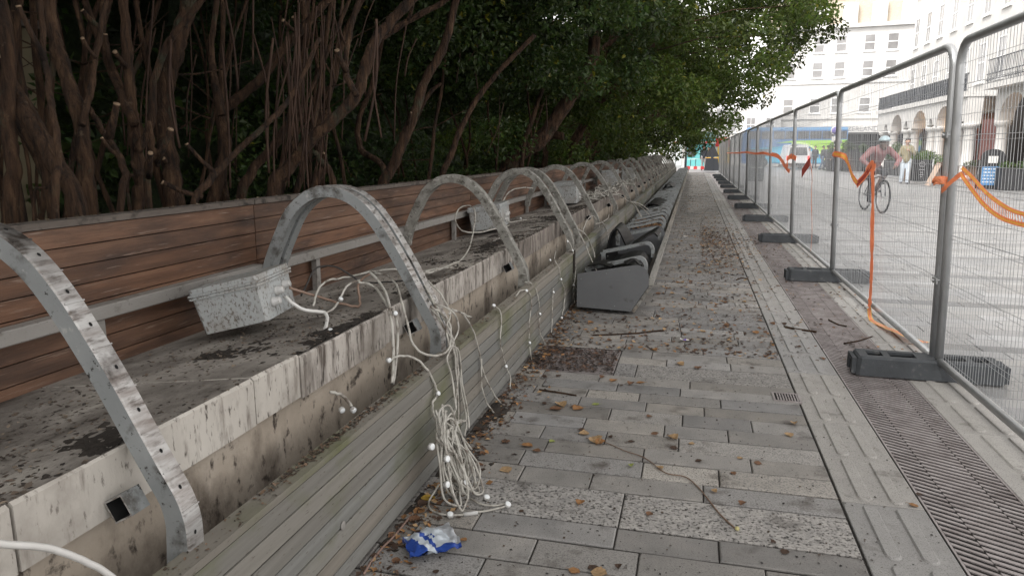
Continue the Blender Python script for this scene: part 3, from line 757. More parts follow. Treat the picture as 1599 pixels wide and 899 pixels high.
def twigs(mb, P, cnt, ln, r, up=.6):
    for _ in range(cnt):
        i = random.randrange(len(P)//3, len(P)); p = P[i]
        d = Vector((random.uniform(-1,1), random.uniform(-1,1), random.uniform(-.2, up+.5))).normalized()
        a = [p]
        for q in range(4): d = (d + Vector((random.uniform(-.3,.3), random.uniform(-.3,.3), random.uniform(-.15,.25)))).normalized(); a.append(a[-1] + d*ln/4)
        mb.tube(a, [r*(1-.2*q) for q in range(5)], 5)
def lift(pts, ybase, jit=0.0):
    """photo points of one stem -> points of a stem standing at depth ybase, leaning a little"""
    out = [];  
    for i, (px, py) in enumerate(pts): out.append(onY(px, py, ybase + jit*i))
    b = out[0]; out.insert(0, Vector((b.x, b.y, .25)) + (b - out[1])*Vector((.25,.25,0)).length*0)
    return out
def tree(lab, stems, ybase, crown, seed, tone=(1,1,1), size=.075, yel=.02, extra=0):
    b0 = onX(*stems[0][0][0], -2.7)
    t = thing('tree', lab, 'tree', (b0.x, b0.y, .25), 'trees behind the bench')
    m = MB(); cuts = []
    for si, (pts, w0, w1, jit) in enumerate(stems):
        root = onX(*pts[0], -2.62 - .16*((si*7+seed) % 5)) if pts[0][1] > 240 else None
        if root is not None: yb = root.y; last = yb
        else: yb = last
        P = lift(pts, yb, jit)
        for q in range((si+seed) % 3 if w0 > 10 else 0):      # pruned stubs
            i_ = random.randrange(1, max(2, len(P)-2)); e_ = P[i_].lerp(P[i_+1], random.random()); d_ = Vector((random.uniform(-.3,.7), random.uniform(-.9,-.1), random.uniform(.1,.9))).normalized(); l_ = random.uniform(.07,.22); r_s = random.uniform(.008,.018)
            if e_.z > 1.0: m.tube([e_, e_ + d_*l_*.5, e_ + d_*l_ + Vector((0,0,.02))], [r_s*1.2, r_s, r_s*.9], 7); cuts.append((e_ + d_*(l_-.002) + Vector((0,0,.02)), e_ + d_*(l_+.004) + Vector((0,0,.022)), r_s*.93))
        if root is None: P = P[1:]
        dist = yb*1.03
        stem(m, P, w0/2*dist/FPX*.90, w1/2*dist/FPX*.90, 12)
    # darker stems of the same clump farther back, and bare side shoots
    rg = random.Random(seed)
    for k in range(7):
        a = Vector((b0.x - rg.uniform(.3, 2.6), b0.y + rg.uniform(-.3, 2.2), .2)); b = a + Vector((rg.uniform(-.8,1.0), rg.uniform(-.6,.9), rg.uniform(2.6,3.8)))
        rr_ = rg.uniform(.010,.032); P = stem(m, [a, a.lerp(b,.35)+Vector((rg.uniform(-.2,.2),0,0)), a.lerp(b,.7)+Vector((rg.uniform(-.2,.2),0,0)), b], rr_, rr_*.55, 8, .01)
        twigs(m, P, 4, rg.uniform(.4,.9), .008)
    o = m.build('trunk', M['bark'], t)
    for a_, b_, r_ in cuts:
        cm = MB(); cm.tube([a_, b_], r_, 7); cm.build('cut_end', M['cutwood'], o)
    if crown:
        cent, rad, n = crown
        V, F, c = leaf_cloud(cent, rad, n, size, seed=seed, tone=tone, yel=yel)
        nmesh('crown', V, F, M['leaf'], c, t)
    return t
def blobs(x0, x1, y0, y1, z0, z1, n, r0, r1, seed, keep=None):
    r = np.random.default_rng(seed); c = []; q = []
    while len(c) < n:
        p = np.array([r.uniform(x0,x1), r.uniform(y0,y1), r.uniform(z0,z1)])
        if keep and not keep(*p): continue
        c.append(p); s_ = r.uniform(r0, r1); q.append((s_*1.15, s_*1.15, s_*.75))
    return np.array(c), np.array(q)
up = lambda x0,x1,y0,y1,z0,z1,n,s: blobs(x0,x1,y0,y1,z0,z1,n,.35,.7,s)
# near trees: bare brown stems, crowns above the top of the view
c, q = up(-5.5,-1.6,.2,3.6,3.0,4.9,34,1)
tree('leftmost tree, with a dark stem leaning left and a reddish stem at the frame edge',
     [([(122,335),(92,262),(50,190),(0,112),(-90,0)], 40, 32, .02), ([(18,345),(22,260),(10,190),(14,100),(0,0),(-20,-120)], 34, 26, .02),
      ([(88,330),(92,250),(80,160),(66,60),(60,-80)], 16, 12, .05), ([(52,330),(75,290),(85,250),(60,190),(40,150)], 7, 3, -.03)], 2.55, (c, q, 9000), 11)
c, q = up(-5.5,-1.5,2.2,5.0,3.2,5.1,34,2)
tree('tree with the thickest pale brown trunk rising straight beside the leftmost stems',
     [([(141,330),(133,250),(126,190),(110,140),(92,80),(76,20),(72,-90)], 34, 24, .02), ([(127,195),(140,150),(150,90),(165,0)], 15, 9, .06),
      ([(190,330),(195,270),(178,230),(160,205),(140,170)], 15, 12, .04)], 2.85, (c, q, 9000), 12)
c, q = up(-5.2,-1.5,3.4,6.4,3.2,5.2,30,3)
tree('forked tree with rough knotty stems and pruned stubs, right of the thick trunk',
     [([(216,335),(220,285),(214,240),(208,190),(203,140),(199,80),(192,0),(190,-80)], 27, 17, .02), ([(210,195),(190,150),(168,95),(160,30),(175,-60)], 17, 10, .05),
      ([(216,235),(236,190),(240,130),(262,70),(300,20),(350,-40)], 16, 11, .03), ([(275,340),(268,270),(258,215),(256,150),(272,90),(285,40),(312,-40)], 38, 30, .04),
      ([(230,280),(245,255),(238,225),(232,190)], 14, 9, -.03), ([(200,300),(212,275),(205,252)], 8, 5, -.05)], 3.05, (c, q, 9000), 13)
c, q = up(-5.0,-1.3,5.0,8.0,3.4,5.4,30,4)
tree('tree leaning right behind the paired hoops, its smooth diagonal limb lit brown',
     [([(333,330),(342,280),(352,228),(346,178),(370,155),(405,125),(440,80),(490,25),(545,-40)], 26, 15, .05), ([(346,180),(336,130),(330,80),(338,0)], 17, 10, .06),
      ([(374,330),(392,270),(430,225),(452,185),(470,120),(476,40),(470,-60)], 20, 13, .08), ([(300,340),(330,280),(372,235),(420,190),(455,150),(500,60)], 16, 9, .12)], 3.75, (c, q, 8000), 14)
c, q = up(-5.0,-1.2,5.5,9.5,3.4,5.6,32,5)
tree('tree with a long pale diagonal trunk sweeping right above the paired hoops',
     [([(425,310),(452,262),(482,222),(520,188),(556,150),(572,100),(588,60),(610,35),(660,-20)], 26, 19, .06), ([(556,150),(540,110),(545,60),(560,0)], 12, 8, .05),
      ([(490,300),(505,262),(496,225),(500,180),(520,130),(536,60),(575,-20)], 17, 11, .10), ([(520,290),(500,250),(490,235)], 14, 10, -.04),
      ([(585,66),(625,40),(680,10),(760,-40)], 13, 8, .06)], 4.35, (c, q, 8000), 15)
def cr(x0,x1,y0,y1,z0,z1,n,s,keep=None,r0=.3,r1=.62): return blobs(x0,x1,y0,y1,z0,z1,n,r0,r1,s,keep)
c, q = cr(-5.0,-1.3,7.0,11,2.5,5.2,46,6)
tree('dark tree whose two stems slope right, standing behind the single hoop',
     [([(598,300),(612,262),(632,215),(650,170),(662,130),(690,80),(705,30),(720,-40)], 22, 13, .06), ([(600,270),(565,235),(560,190),(585,120),(600,40)], 13, 8, .08),
      ([(688,290),(705,240),(720,200),(748,150),(790,100),(835,55)], 13, 8, .12), ([(640,205),(668,150),(688,130)], 8, 6, .05)], 6.3, (c, q, 26000), 16, size=.07)
c, q = cr(-4.6,-.6,8.0,14,2.3,5.4,110,7,lambda x,y,z: z > 2.2 + max(0, x+2.0)*.35, .2, .48)
tree('tree with a thick forked limb reaching right over the hoops, leaves lit green',
     [([(790,275),(805,245),(840,222),(865,190),(892,150),(918,112),(928,70),(925,10),(930,-40)], 30, 17, .05), ([(805,250),(850,215),(880,212)], 22, 13, -.05),
      ([(922,95),(960,62),(1010,45),(1060,10)], 9, 5, .2), ([(892,150),(930,110),(955,60),(965,0)], 11, 7, .2), ([(815,245),(830,190),(850,130),(870,60)], 10, 6, .15)], 8.2, (c, q, 40000), 17, size=.085)
# the farther trees: crowns down to the boards and out over the path
def overhang(x, y, z): return x < -2.4 or z > 2.05 + (x + .2)*.68 + (16 - y)*.05
for i, (y0, y1, xe, ze, n, nl, lab) in enumerate([
        (12.5, 17.5, 2.0, 6.2, 130, 56000, 'tree in full leaf hanging out over the path where the crown reaches farthest right'),
        (17.0, 23.0, 3.3, 7.4, 140, 56000, 'leafy tree behind the overhanging one, its tips against the white building'),
        (22.5, 29.0, 2.0, 7.6, 100, 34000, 'dense dark leafed tree midway along the far hoops'),
        (28.5, 37.0, 1.2, 7.6, 90, 26000, 'dense tree near the far end of the bench'),
        (36.5, 46.5, .0, 8.0, 90, 22000, 'last tree of the row, above the end of the wall')]):
    c, q = cr(-5.0, xe, y0, y1, 1.3, ze, int(n*1.7), 30+i, overhang, .18+.04*i, .50+.07*i)
    ym = (y0+y1)/2; t = thing('tree', lab, 'tree', (-3.0, ym, .25), 'trees behind the bench')
    m = MB()
    for k in range(4):
        a = Vector((-3.0 + random.uniform(-.35,.35), ym + random.uniform(-.5,.5), .2)); b = Vector((random.uniform(-3.8,xe-.6), ym + random.uniform(-2.4,2.4), random.uniform(3.2,ze-.8)))
        P = stem(m, [a, a.lerp(b,.3)+Vector((-.2,0,.25)), a.lerp(b,.65)+Vector((0,0,.3)), b], .085, .022, 8, .03)
        twigs(m, P, 16, 1.1, .010)
    for ci in random.sample(range(len(c)), 45):        # twigs feeding the outer clumps
        p = Vector(c[ci]); o = Vector((-3.0 + (p.x+3.0)*.45, ym + (p.y-ym)*.5, p.z*.8+.5)); m.tube([o, o.lerp(p,.5)+Vector((0,0,.15)), p], [.016,.011,.005], 5)
    m.build('trunk', M['bark'], t)
    V, F, cc = leaf_cloud(c, q, nl, .092 + .012*i, seed=50+i, tone=(1.4,1.25,.9), yel=.008, shell=.3, droop=.9)
    nmesh('crown', V, F, M['leaf'], cc, t)
# hanging shoots: thin pale stems in front of the trunks
m = MB(); rs_ = random.Random(8)
extra_ = [(rs_.uniform(190, 640), rs_.uniform(-30, 90), rs_.uniform(200, 305), rs_.uniform(3.4, 5.6)) for _ in range(24)] + [(rs_.uniform(430, 520), rs_.uniform(-20, 60), rs_.uniform(215, 300), rs_.uniform(4.2, 4.8)) for _ in range(12)]
for (x, y0_, y1_, yy) in extra_ + [(463,60,235,4.0),(470,75,262,4.05),(478,20,255,4.1),(482,150,300,4.0),(490,10,210,4.3),(428,90,285,3.7),(420,60,270,3.75),(545,0,85,5),(560,-10,75,5),(523,20,130,5),(535,60,140,5),(372,-10,140,4),(395,-10,100,4),
                          (712,60,130,8),(730,20,100,8),(746,70,140,8),(632,60,120,6.5),(776,150,260,9),(760,160,240,8.5),(848,150,240,10),(828,160,245,10)]:
    a = onY(x, y1_, yy); b = onY(x + random.uniform(-26,30), y0_, yy+.1); k = a.lerp(b,.5) + Vector((random.uniform(-.05,.05),0,0))
    a0 = Vector((a.x, a.y, a.z))
    m.tube(spline([a0, k, b], 4), [.0075*random.uniform(.6,1.1)]*9, 5)
tag(m.build('bare_shoots', mat('red_brown_shoots', [(.016,.007,.004),(.038,.018,.010),(.075,.042,.026)], 5, rough=.8, bump=.3)), 'thin bare upright shoots between the trunks', 'shoots', kind='stuff')
# undergrowth and the dense evergreen mass behind
c, q = blobs(-9.5,-6.2,-6,50,.3,6.8,230,.8,1.5,90)
V, F, cc = leaf_cloud(c, q, 60000, .14, seed=91, tone=(.9,.95,.9), yel=.002)
tag(nmesh('dense_undergrowth', V, F, M['leaf'], cc), 'dense dark evergreen growth behind the trees', 'undergrowth', kind='stuff')
c, q = blobs(-5.2,-2.5,5.5,44,.4,1.7,120,.25,.55,92)
V, F, cc = leaf_cloud(c, q, 30000, .075, seed=93, yel=.01)
tag(nmesh('low_undergrowth', V, F, M['leaf'], cc), 'low leafy shoots growing behind the timber back', 'undergrowth', kind='stuff')
c, q = blobs(-10,-.9,-7,13,4.3,6.4,115,.9,1.5,94, lambda x,y,z: z > 3.9 + max(0,y-6)*.2)  # leaf layer out of view, added to keep skylight off the trees
V, F, cc = leaf_cloud(c, q, 52000, .24, seed=95, yel=.0)
tag(nmesh('shade_canopy', V, F, M['leaf'], cc), 'unseen leaf canopy added above the near trees to block skylight', 'canopy', kind='stuff')
# solid hedge backing, added to stop light leaking in behind the growth
ny, nz = 240, 44
gy, gz = np.meshgrid(np.linspace(-9, 56, ny), np.linspace(0, 9, nz), indexing='ij')
gx = np.array([[-8.2 - .25*gz[i,j]*.3 + 1.0*mnoise.noise((gy[i,j]*.5, gz[i,j]*.6, 4)) + .5*mnoise.noise((gy[i,j]*1.6, gz[i,j]*1.7, 9)) for j in range(nz)] for i in range(ny)])
V = np.concatenate([np.c_[gx.ravel(), gy.ravel(), gz.ravel()], np.c_[np.full(ny*nz, -11.), gy.ravel(), gz.ravel()]])
idx = np.arange(ny*nz).reshape(ny, nz)
F = np.stack([idx[:-1,:-1], idx[1:,:-1], idx[1:,1:], idx[:-1,1:]], -1).reshape(-1, 4)
F = np.concatenate([F, F + ny*nz, np.stack([idx[:-1,-1], idx[1:,-1], idx[1:,-1]+ny*nz, idx[:-1,-1]+ny*nz], -1)])
tag(nmesh('hedge_light_block', V, F, mat('hedge_dark_green', [(.012,.02,.007),(.028,.045,.013),(.045,.07,.02)], 9, rough=.8, bump=1.0, bscale=14, bdist=.15)), 'tall dark hedge backing added behind the trees to block light', 'hedge')
# pale building glimpsed behind the leftmost trees
t = thing('garden_building', 'pale cream building glimpsed behind the leftmost tree stems', 'building', (-7.6, 3.2, 0))
m = MB(); m.box(-7.9, -6.6, 4.2, 6.2, 0, 2.62); m.build('wall', mat('cream_painted_wall', [(.17,.145,.09),(.21,.18,.115)], 2, rough=.9), t)
m = MB(); m.box(-8.0, -6.5, 4.1, 6.3, 2.621, 2.7); m.build('roof', M['woodgrey'], t)
# ================================================================== SITE FENCE: mesh panels on rubber feet, clamps, barrier tape
FX = 1.535
def panel_frame(t):
    m = MB(); r = .0245; hb = .09; ht = 2.02; Ln = 3.40; c = .13
    pts = [(0,0,.055),(0,0,ht-c)] + [(0, c-c*math.cos(a), ht-c+c*math.sin(a)) for a in np.linspace(.2, math.pi/2, 5)] + \
          [(0, Ln-c+c*math.sin(a), ht-c+c*math.cos(a)) for a in np.linspace(0, math.pi/2-.2, 5)] + [(0,Ln,ht-c),(0,Ln,.055)]
    m.tube(pts, r, 10)
    m.tube([(0,.018,hb+.035),(0,Ln-.018,hb+.035)], r*.93, 10)
    m.build('frame', M['galv'], t)
    w_ = MB(); 
    n = 86
    for i in range(1, n):
        y = i*Ln/n; j = random.uniform(-.002,.002)
        w_.tube([(.012+j, y, hb+.03),(.014+random.uniform(-.004,.004), y+random.uniform(-.003,.003), 1.0),(.012-j, y, ht-.012 if c < y < Ln-c else ht-.05)], .0014, 4, cap=False)
    for z in (.33,.62,.91,1.20,1.49,1.78):
        pts = [(.016 + (.010 if k % 2 else 0), Ln*k/10, z + random.uniform(-.004,.004)) for k in range(11)]
        w_.tube(pts, .0019, 4, cap=False)
    for z in np.arange(.16, 1.98, .145):
        w_.tube([(.0165, .0, z),(.0175, Ln/2, z+random.uniform(-.006,.003)),(.0165, Ln, z)], .0013, 4, cap=False)
    w_.build('wire_mesh', M['wire'], t)
    for z in (1.50, .62):
        k = MB(); k.tube([(-.026,-.034,z),(-.026,.034-.064,z)], .0035, 6); k.box(-.031,-.0225,-.062,.022,z-.018,z+.018); k.box(.0225,.029,-.062,.022,z-.018,z+.018); k.tube([(-.042,-.020,z),(.042,-.020,z)], .0055, 6); k.lathe((-.043,-.020,z), [(.010,0),(.010,.008)], 6, axis='x')
        k.build('clamp', M['galv'], t)
FY = [1.335 + 3.494*i for i in range(13)]
proto = None
for i, y in enumerate(FY):
    lab = ['galvanised mesh fence panel nearest the viewer, running out of frame', 'galvanised mesh fence panel with orange tape, in front of the cyclist',
           'third fence panel, with red and orange tape sagging on it'][i] if i < 3 else 'galvanised mesh fence panel in the far receding line'
    if proto is None:
        t = thing('mesh_fence', lab, 'fence panel', (0, 0, 0), 'mesh fence panels along the drain'); OFF[t.name] = Vector((0,0,0))
        panel_frame(t); proto = t; t.location = (FX, y+.03, 0)
    else: t = copy_tree(proto, (FX + random.uniform(-.012,.012), y+.03, 0)); t['label'] = lab
    t.rotation_euler = (0, R(-2.2 if i < 3 else random.uniform(-2.4,-1.2)), R(random.uniform(-.25,.25)) if i else 0)
# feet
def foot():
    t = thing('fence_block', 'dusty black rubber fence foot under the nearest posts', 'fence foot', (0,0,0), 'black rubber feet under the fence'); OFF[t.name] = Vector((0,0,0))
    m = MB(); hx, hy, H = .415, .112, .122
    def ring(z, a, b, e): return [(-a+e,-b,z),(a-e,-b,z),(a,-b+e,z),(a,b-e,z),(a-e,b,z),(-a+e,b,z),(-a,b-e,z),(-a,-b+e,z)]
    vs = ring(0, hx, hy, .02) + ring(H-.012, hx-.006, hy-.006, .022) + ring(H, hx-.018, hy-.018, .022)
    fs = [(r_*8+i, r_*8+(i+1)%8, (r_+1)*8+(i+1)%8, (r_+1)*8+i) for r_ in range(2) for i in range(8)]
    m.add(vs, fs, 0)
    # top plate with recessed pockets
    rects = [(-.345,-.255),(-.215,-.065),(.065,.215),(.255,.345)]; xs = [-hx+.018]; 
    ya, yb = -.052, .052; Y0_, Y1_ = -hy+.018, hy-.018; X0_, X1_ = -hx+.018, hx-.018
    m.box(X0_, X1_, Y0_, ya, H-.02, H-.0005); m.box(X0_, X1_, yb, Y1_, H-.02, H-.0005)
    e = [X0_] + [v for r_ in rects for v in r_] + [X1_]
    for a, b in zip(e[0::2], e[1::2]): m.box(a, b, ya+.0003, yb-.0003, H-.02, H-.0007)
    for a, b in rects: m.box(a, b, ya, yb, H-.07, H-.042)
    for sx in (-1, 1):   # end grips
        m.box(min(sx*hx*.995, sx*(hx+.024)), max(sx*hx*.995, sx*(hx+.024)), -.085, -.045, .004, .105); m.box(min(sx*hx*.995, sx*(hx+.024)), max(sx*hx*.995, sx*(hx+.024)), .045, .085, .004, .105)
        m.box(min(sx*hx*.995, sx*(hx+.022)), max(sx*hx*.995, sx*(hx+.022)), -.0445, .0445, .075, .104)
    m.build('block', M['rubber'], t)
    return t
f0 = foot()
for i, y in enumerate(FY):
    t = f0 if i == 1 else None
    yy = y + .0
    if i == 0: continue
    if t is None:
        t = copy_tree(f0); t['label'] = 'dusty black rubber fence foot under the second pair of posts from the viewer' if i == 2 else 'black rubber fence foot farther along the line'
    t.location = (1.475 + (random.uniform(-.03,.03) if i > 2 else 0), yy - .005, .010 if i < 99 else 0); t.rotation_euler.z = R(random.uniform(-2.5,2.5)) if i > 1 else R(-1.5)
# tape helper: a ribbon of cloth with its own thickness
def ribbon(mb, pts, wdt, wdir, mi_mid=0, mi_edge=1, edge=.22, twist=0.0, th=.0006, rag=.0):
    P = spline(pts, 6); k = len(P)
    for i in range(k-1):
        def row(q):
            p = P[q]; t = (P[min(q+1,k-1)]-P[max(q-1,0)]).normalized()
            d = Vector(wdir); d = (d - t*d.dot(t)).normalized()
            d = Matrix.Rotation(twist*q/k + .25*mnoise.noise((q*.4, 2, 1)), 3, t) @ d
            w2 = wdt/2*(1 + rag*mnoise.noise((q*.7, 5, 2)))
            return [p - d*w2, p - d*w2*(1-2*edge), p + d*w2*(1-2*edge), p + d*w2], t.cross(d)*th
        a, na = row(i); b, nb = row(i+1)
        for j, mi in ((0, mi_edge), (1, mi_mid), (2, mi_edge)):
            mb.add([a[j]+na, a[j+1]+na, b[j+1]+nb, b[j]+nb], [(0,1,2,3)], mi)
            mb.add([a[j]-na, a[j+1]-na, b[j+1]-nb, b[j]-nb], [(3,2,1,0)], mi)
def knot(mb, c, r, n=5):
    for q in range(n):
        a = random.uniform(0, 6.28); pts = []
        for s_ in range(7):
            th = a + s_*1.0; pts.append(Vector(c) + Vector((math.cos(th)*r*random.uniform(.8,1.15), math.sin(th)*r*random.uniform(.8,1.2), random.uniform(-.5,.5)*r)))
        ribbon(mb, pts, .018, (0,0,1), 0, 0)
TM = [M['tape_orange'], M['tape_yellow'], M['tape_red']]
tx = FX - .03
def tape(lab, build):
    m = MB(); build(m); tag(m.build('barrier_tape', TM), lab, 'barrier tape', 'orange barrier tape on the fence')
def px_(x, y, Y): return onY(x, y, Y)
def fx(x, y, dx=-.045): return onX(x, y, FX + dx - math.tan(R(2.2))*1.0)
def b1(m):
    c = fx(1494, 285); c0 = Vector((c.x, FY[1]-.0, c.z)); knot(m, c0, .045, 7)
    ribbon(m, [fx(1478,292,-.09), fx(1470,298,-.10), fx(1484,285,-.09), fx(1500,272,-.07)], .03, (0,.3,1), 0, 0)
    A_ = spline([fx(1502,262), fx(1518,277), fx(1540,301), fx(1562,318), fx(1584,330), fx(1625,341)], 8); B_ = spline([fx(1499,270), fx(1514,291), fx(1535,318), fx(1558,337), fx(1582,347), fx(1625,357)], 8)
    ribbon(m, A_[::3], .020, (.3,.4,1), 1, 0, .30); ribbon(m, B_[::3], .022, (.3,.4,1), 1, 0, .30)
    for q in range(1, len(A_)-1): ribbon(m, [A_[q], A_[q].lerp(B_[q+1],.5), B_[q+1]], .0045, (0,1,.2), 0, 0)
tape('orange and yellow tape knotted round the nearest posts and trailing down to the right', b1)
def b2(m):
    knot(m, (FX-.06, FY[2]-.0, fx(1309,242).z), .045, 6)
    ribbon(m, [fx(1302,240,-.08), fx(1312,242,-.07), fx(1320,246), fx(1326,260), fx(1331,275), fx(1340,288)], .055, (0,.8,.6), 1, 0, .3)
    ribbon(m, [fx(1338,288), fx(1350,275), fx(1361,259)], .07, (0,.7,.6), 2, 0, .2)
    ribbon(m, [fx(1352,268), fx(1361,256), fx(1367,262)], .06, (0,1,.3), 0, 0)
    ribbon(m, [fx(1361,257), fx(1363,290), fx(1362,350), fx(1361,420), fx(1359,462), fx(1357,480)], .10, (0,1,0), 0, 0, .2, rag=.4)
    g = [onX(1357,480,FX-.06), onX(1361,492,FX-.03), onX(1378,500,FX), onX(1400,502,FX+.04), onX(1428,506,FX+.09), onX(1450,507,FX+.14)]
    for p_ in g[1:]: p_.z = max(p_.z*.3, .012)
    ribbon(m, g, .05, (.6,.6,0), 0, 1, .2)
tape('orange tape draped over the second panel, one end hanging straight down to the ground', b2)
def b3(m):
    ribbon(m, [fx(1252,271), fx(1259,260), fx(1265,252)], .12, (0,.8,.5), 2, 2)
    ribbon(m, [fx(1265,252), fx(1268,275), fx(1267,310), fx(1268,360), fx(1266,392)], .022, (0,1,0), 0, 0)
tape('short red tape flag with a thin orange string hanging from it', b3)
def b4(m):
    y3, y4 = FY[3], FY[4]
    knot(m, (FX-.06, y3, fx(1243,246).z), .04, 4)
    ribbon(m, [fx(1205,241), fx(1216,245), fx(1225,258), fx(1230,262), fx(1229,250), fx(1236,244), fx(1243,248)], .075, (0,.4,1), 0, 0)
    ribbon(m, [fx(1222,250), fx(1228,263), fx(1233,268)], .06, (0,.4,1), 0, 0)
tape('crumpled red and orange tape sagging between the fourth and fifth posts', b4)
def b5(m):
    ribbon(m, [fx(1205,242), fx(1192,239), fx(1180,240), fx(1165,238), fx(1150,239), fx(1135,239)], .05, (0,.2,1), 0, 0)
tape('red tape running taut along the distant fence panels', b5)
# ================================================================== FAR SIDE OF THE PLAZA: buildings, bus, planters, signs, people
M['white_paint'] = mat('white_painted_stucco', [(.50,.49,.47),(.63,.62,.60)], 1.2, rough=.7, bump=.06, bscale=30)
M['brick'] = mat('pale_yellow_brick', [(.44,.38,.29),(.53,.46,.37),(.60,.53,.44)], 12, rough=.9, bump=.2, bscale=40)
M['slate'] = mat('grey_slate_roof', [(.20,.21,.23),(.30,.31,.33)], 3, rough=.7)
M['glass'] = mat('window_glass', [(.05,.055,.06),(.12,.125,.13)], 1.4, rough=.08, bump=0, spec=.8)
M['far_glass'] = mat('sky_lit_window_glass', [(.16,.155,.155),(.26,.255,.25)], 1.4, rough=.12, bump=0, spec=.8)
M['sash'] = mat('white_sash_paint', [(.72,.72,.71),(.8,.8,.79)], 3, rough=.5, bump=0)
M['dark_iron'] = mat('dark_painted_iron', [(.035,.038,.045),(.06,.065,.075)], 6, rough=.5, bump=0)
M['oxblood'] = mat('dark_red_shopfront', [(.10,.030,.027),(.17,.055,.045)], 3, rough=.5, bump=0)
M['lampglow'] = mat('warm_lamp_glass', [(1,.6,.25),(1,.7,.35)], 3, bump=0, emit=((1,.55,.22), 6.0))
M['black_board'] = mat('black_board', [(.02,.02,.022),(.04,.04,.042)], 6, rough=.6, bump=0)
M['bush'] = mat('planter_leaves', [(.05,.085,.03),(.08,.12,.045),(.12,.16,.07)], 3, rough=.5, bump=0, attr=True, trans=.3)
def plain(name, c, rough=.6, metal=0., emit=None): return mat(name, [tuple(v*.92 for v in c), tuple(min(v*1.06,1) for v in c)], 4, rough=rough, metal=metal, bump=0, emit=emit)

def add_window(t, p, u, w_, h_, n, bars=1, arch=False, mats=None):
    """sash window on a wall: p = centre of its sill edge, u = direction along the wall, n = outward normal"""
    p, u, n = Vector(p), Vector(u), Vector(n); z = Vector((0,0,1)); f = MB(); b = .07
    def bar(cx, cz, hw, hh, d=.03, o=.0): f.obox(p + u*cx + z*cz + n*(d*.5+o), u*hw, n*(d*.5+.001), z*hh)
    bar(-w_/2+b/2, h_/2, b/2, h_/2); bar(w_/2-b/2, h_/2, b/2, h_/2); bar(0, b/2, w_/2-b, b/2); bar(0, h_-b/2, w_/2-b, b/2)
    bar(0, h_/2, w_/2-b, .04, .022)
    for k in range(bars): bar(-w_/2 + w_*(k+1)/(bars+1), h_/2, .018, h_/2-b, .014)
    bar(0, -.06, w_/2+.08, .05, .10)
    fr = f.build('window', M['sash'], t)
    g = MB(); g.obox(p + z*h_/2 + n*.004, u*(w_/2-.02), n*.003, z*(h_/2-.02)); g.build('pane', M['far_glass'], fr)

# ---- long arcaded building on the right
AX = 12.6
t = thing('arcade_building', 'white arcaded building with lamp lit arches, dark balcony railing and brick upper floors', 'building', (14, 44, 0))
def arch_wall(mb, x0, x1, y0, y1, z0, zs, ztop, a0, a1, n=10):
    """wall piece y0..y1 with a round headed opening a0..a1 whose springing is at zs"""
    r = (a1-a0)/2; c = (a0+a1)/2; rz = min(r, ztop - zs - .25)
    arc = [(c - r*math.cos(math.pi*i/n), zs + rz*math.sin(math.pi*i/n)) for i in range(n+1)]
    for i in range(n):
        (ya, za), (yb, zb) = arc[i], arc[i+1]
        mb.add([(x0,ya,za),(x0,yb,zb),(x0,yb,ztop),(x0,ya,ztop),(x1,ya,za),(x1,yb,zb),(x1,yb,ztop),(x1,ya,ztop)], [(0,1,2,3),(4,7,6,5),(0,4,5,1),(3,2,6,7)])
    if a0 > y0: mb.box(x0, x1, y0, a0, zs, ztop)
    if y1 > a1: mb.box(x0, x1, a1, y1, zs, ztop)
wl = MB(); colm = []
opens = [(36.9,39.3,0),]      # (start, end, kind)
arches = [(55.2,54.0),(53.9,51.0),(49.9,49.5)]
ys = [(54.2,55.0,1),(50.6,53.2,0),(49.3,50.1,1),(45.7,48.3,0),(44.5,45.2,1),(41.6,43.9,0),(40.0,41.0,1)]
prev = 57.0
for a0, a1, small in ys:
    hi = prev; lo = a0 - .3
    arch_wall(wl, AX, AX+.7, lo, hi, 0, 2.75 if not small else 2.85, 4.0, a0, a1); prev = lo
wl.box(AX, AX+.7, 39.55, prev, 2.75, 4.0)
for (a, b) in [(55.6,56.2),]: pass
cols_y = [56.1, 53.6, 50.35+.0, 48.8, 45.45, 44.2, 41.3, 39.75]
wl.box(AX-.12, AX+.72, 39.5, 57.1, 4.003, 4.22)
wl.build('arcade_wall', M['white_paint'], t)
for y in cols_y:
    c = MB(); c.lathe((AX+.34, y, 0), [(.36,0),(.36,.25),(.27,.3),(.25,2.45),(.28,2.5),(.36,2.56),(.40,2.66),(.40,2.745)], 14); c.build('column', M['white_paint'], t)
b = MB()
b.box(AX-.06, AX-.02, 39.6, 57, 5.06, 5.12); b.box(AX-.06, AX-.02, 39.6, 57, 4.28, 4.33)
for y in np.arange(39.7, 57, .10): b.box(AX-.05, AX-.03, y-.014, y+.014, 4.33, 5.06)
b.box(AX-.035, AX-.03, 39.7, 57, 4.34, 4.9)
b.build('balcony_railing', M['dark_iron'], t)
w_ = MB(); w_.box(14.4, 22, 39.5, 57.1, 0, 15.5); w_.box(14.25, 22.2, 39.4, 57.2, 15.51, 15.9); w_.box(AX+.75, 14.39, 39.6, 57, 4.02, 4.1)
w_.build('upper_wall', M['white_paint'], t)
for y in np.arange(41.2, 57, 2.5):
    for z0, h_ in ((5.0, 2.0), (8.4, 1.9), (11.8, 1.7)): add_window(t, (14.398, y, z0), (0,1,0), 1.0, h_, (-1,0,0))
d = MB(); d.box(14.33, 14.395, 40, 56.8, .02, 3.3); d.build('shopfront', M['oxblood'], t)
for y in (42.0, 43.6, 46.3, 47.8, 51.2, 52.6):
    g = MB(); g.box(14.26, 14.325, y-.55, y+.55, .9, 2.8); g.build('shop_pane', M['glass'], t)
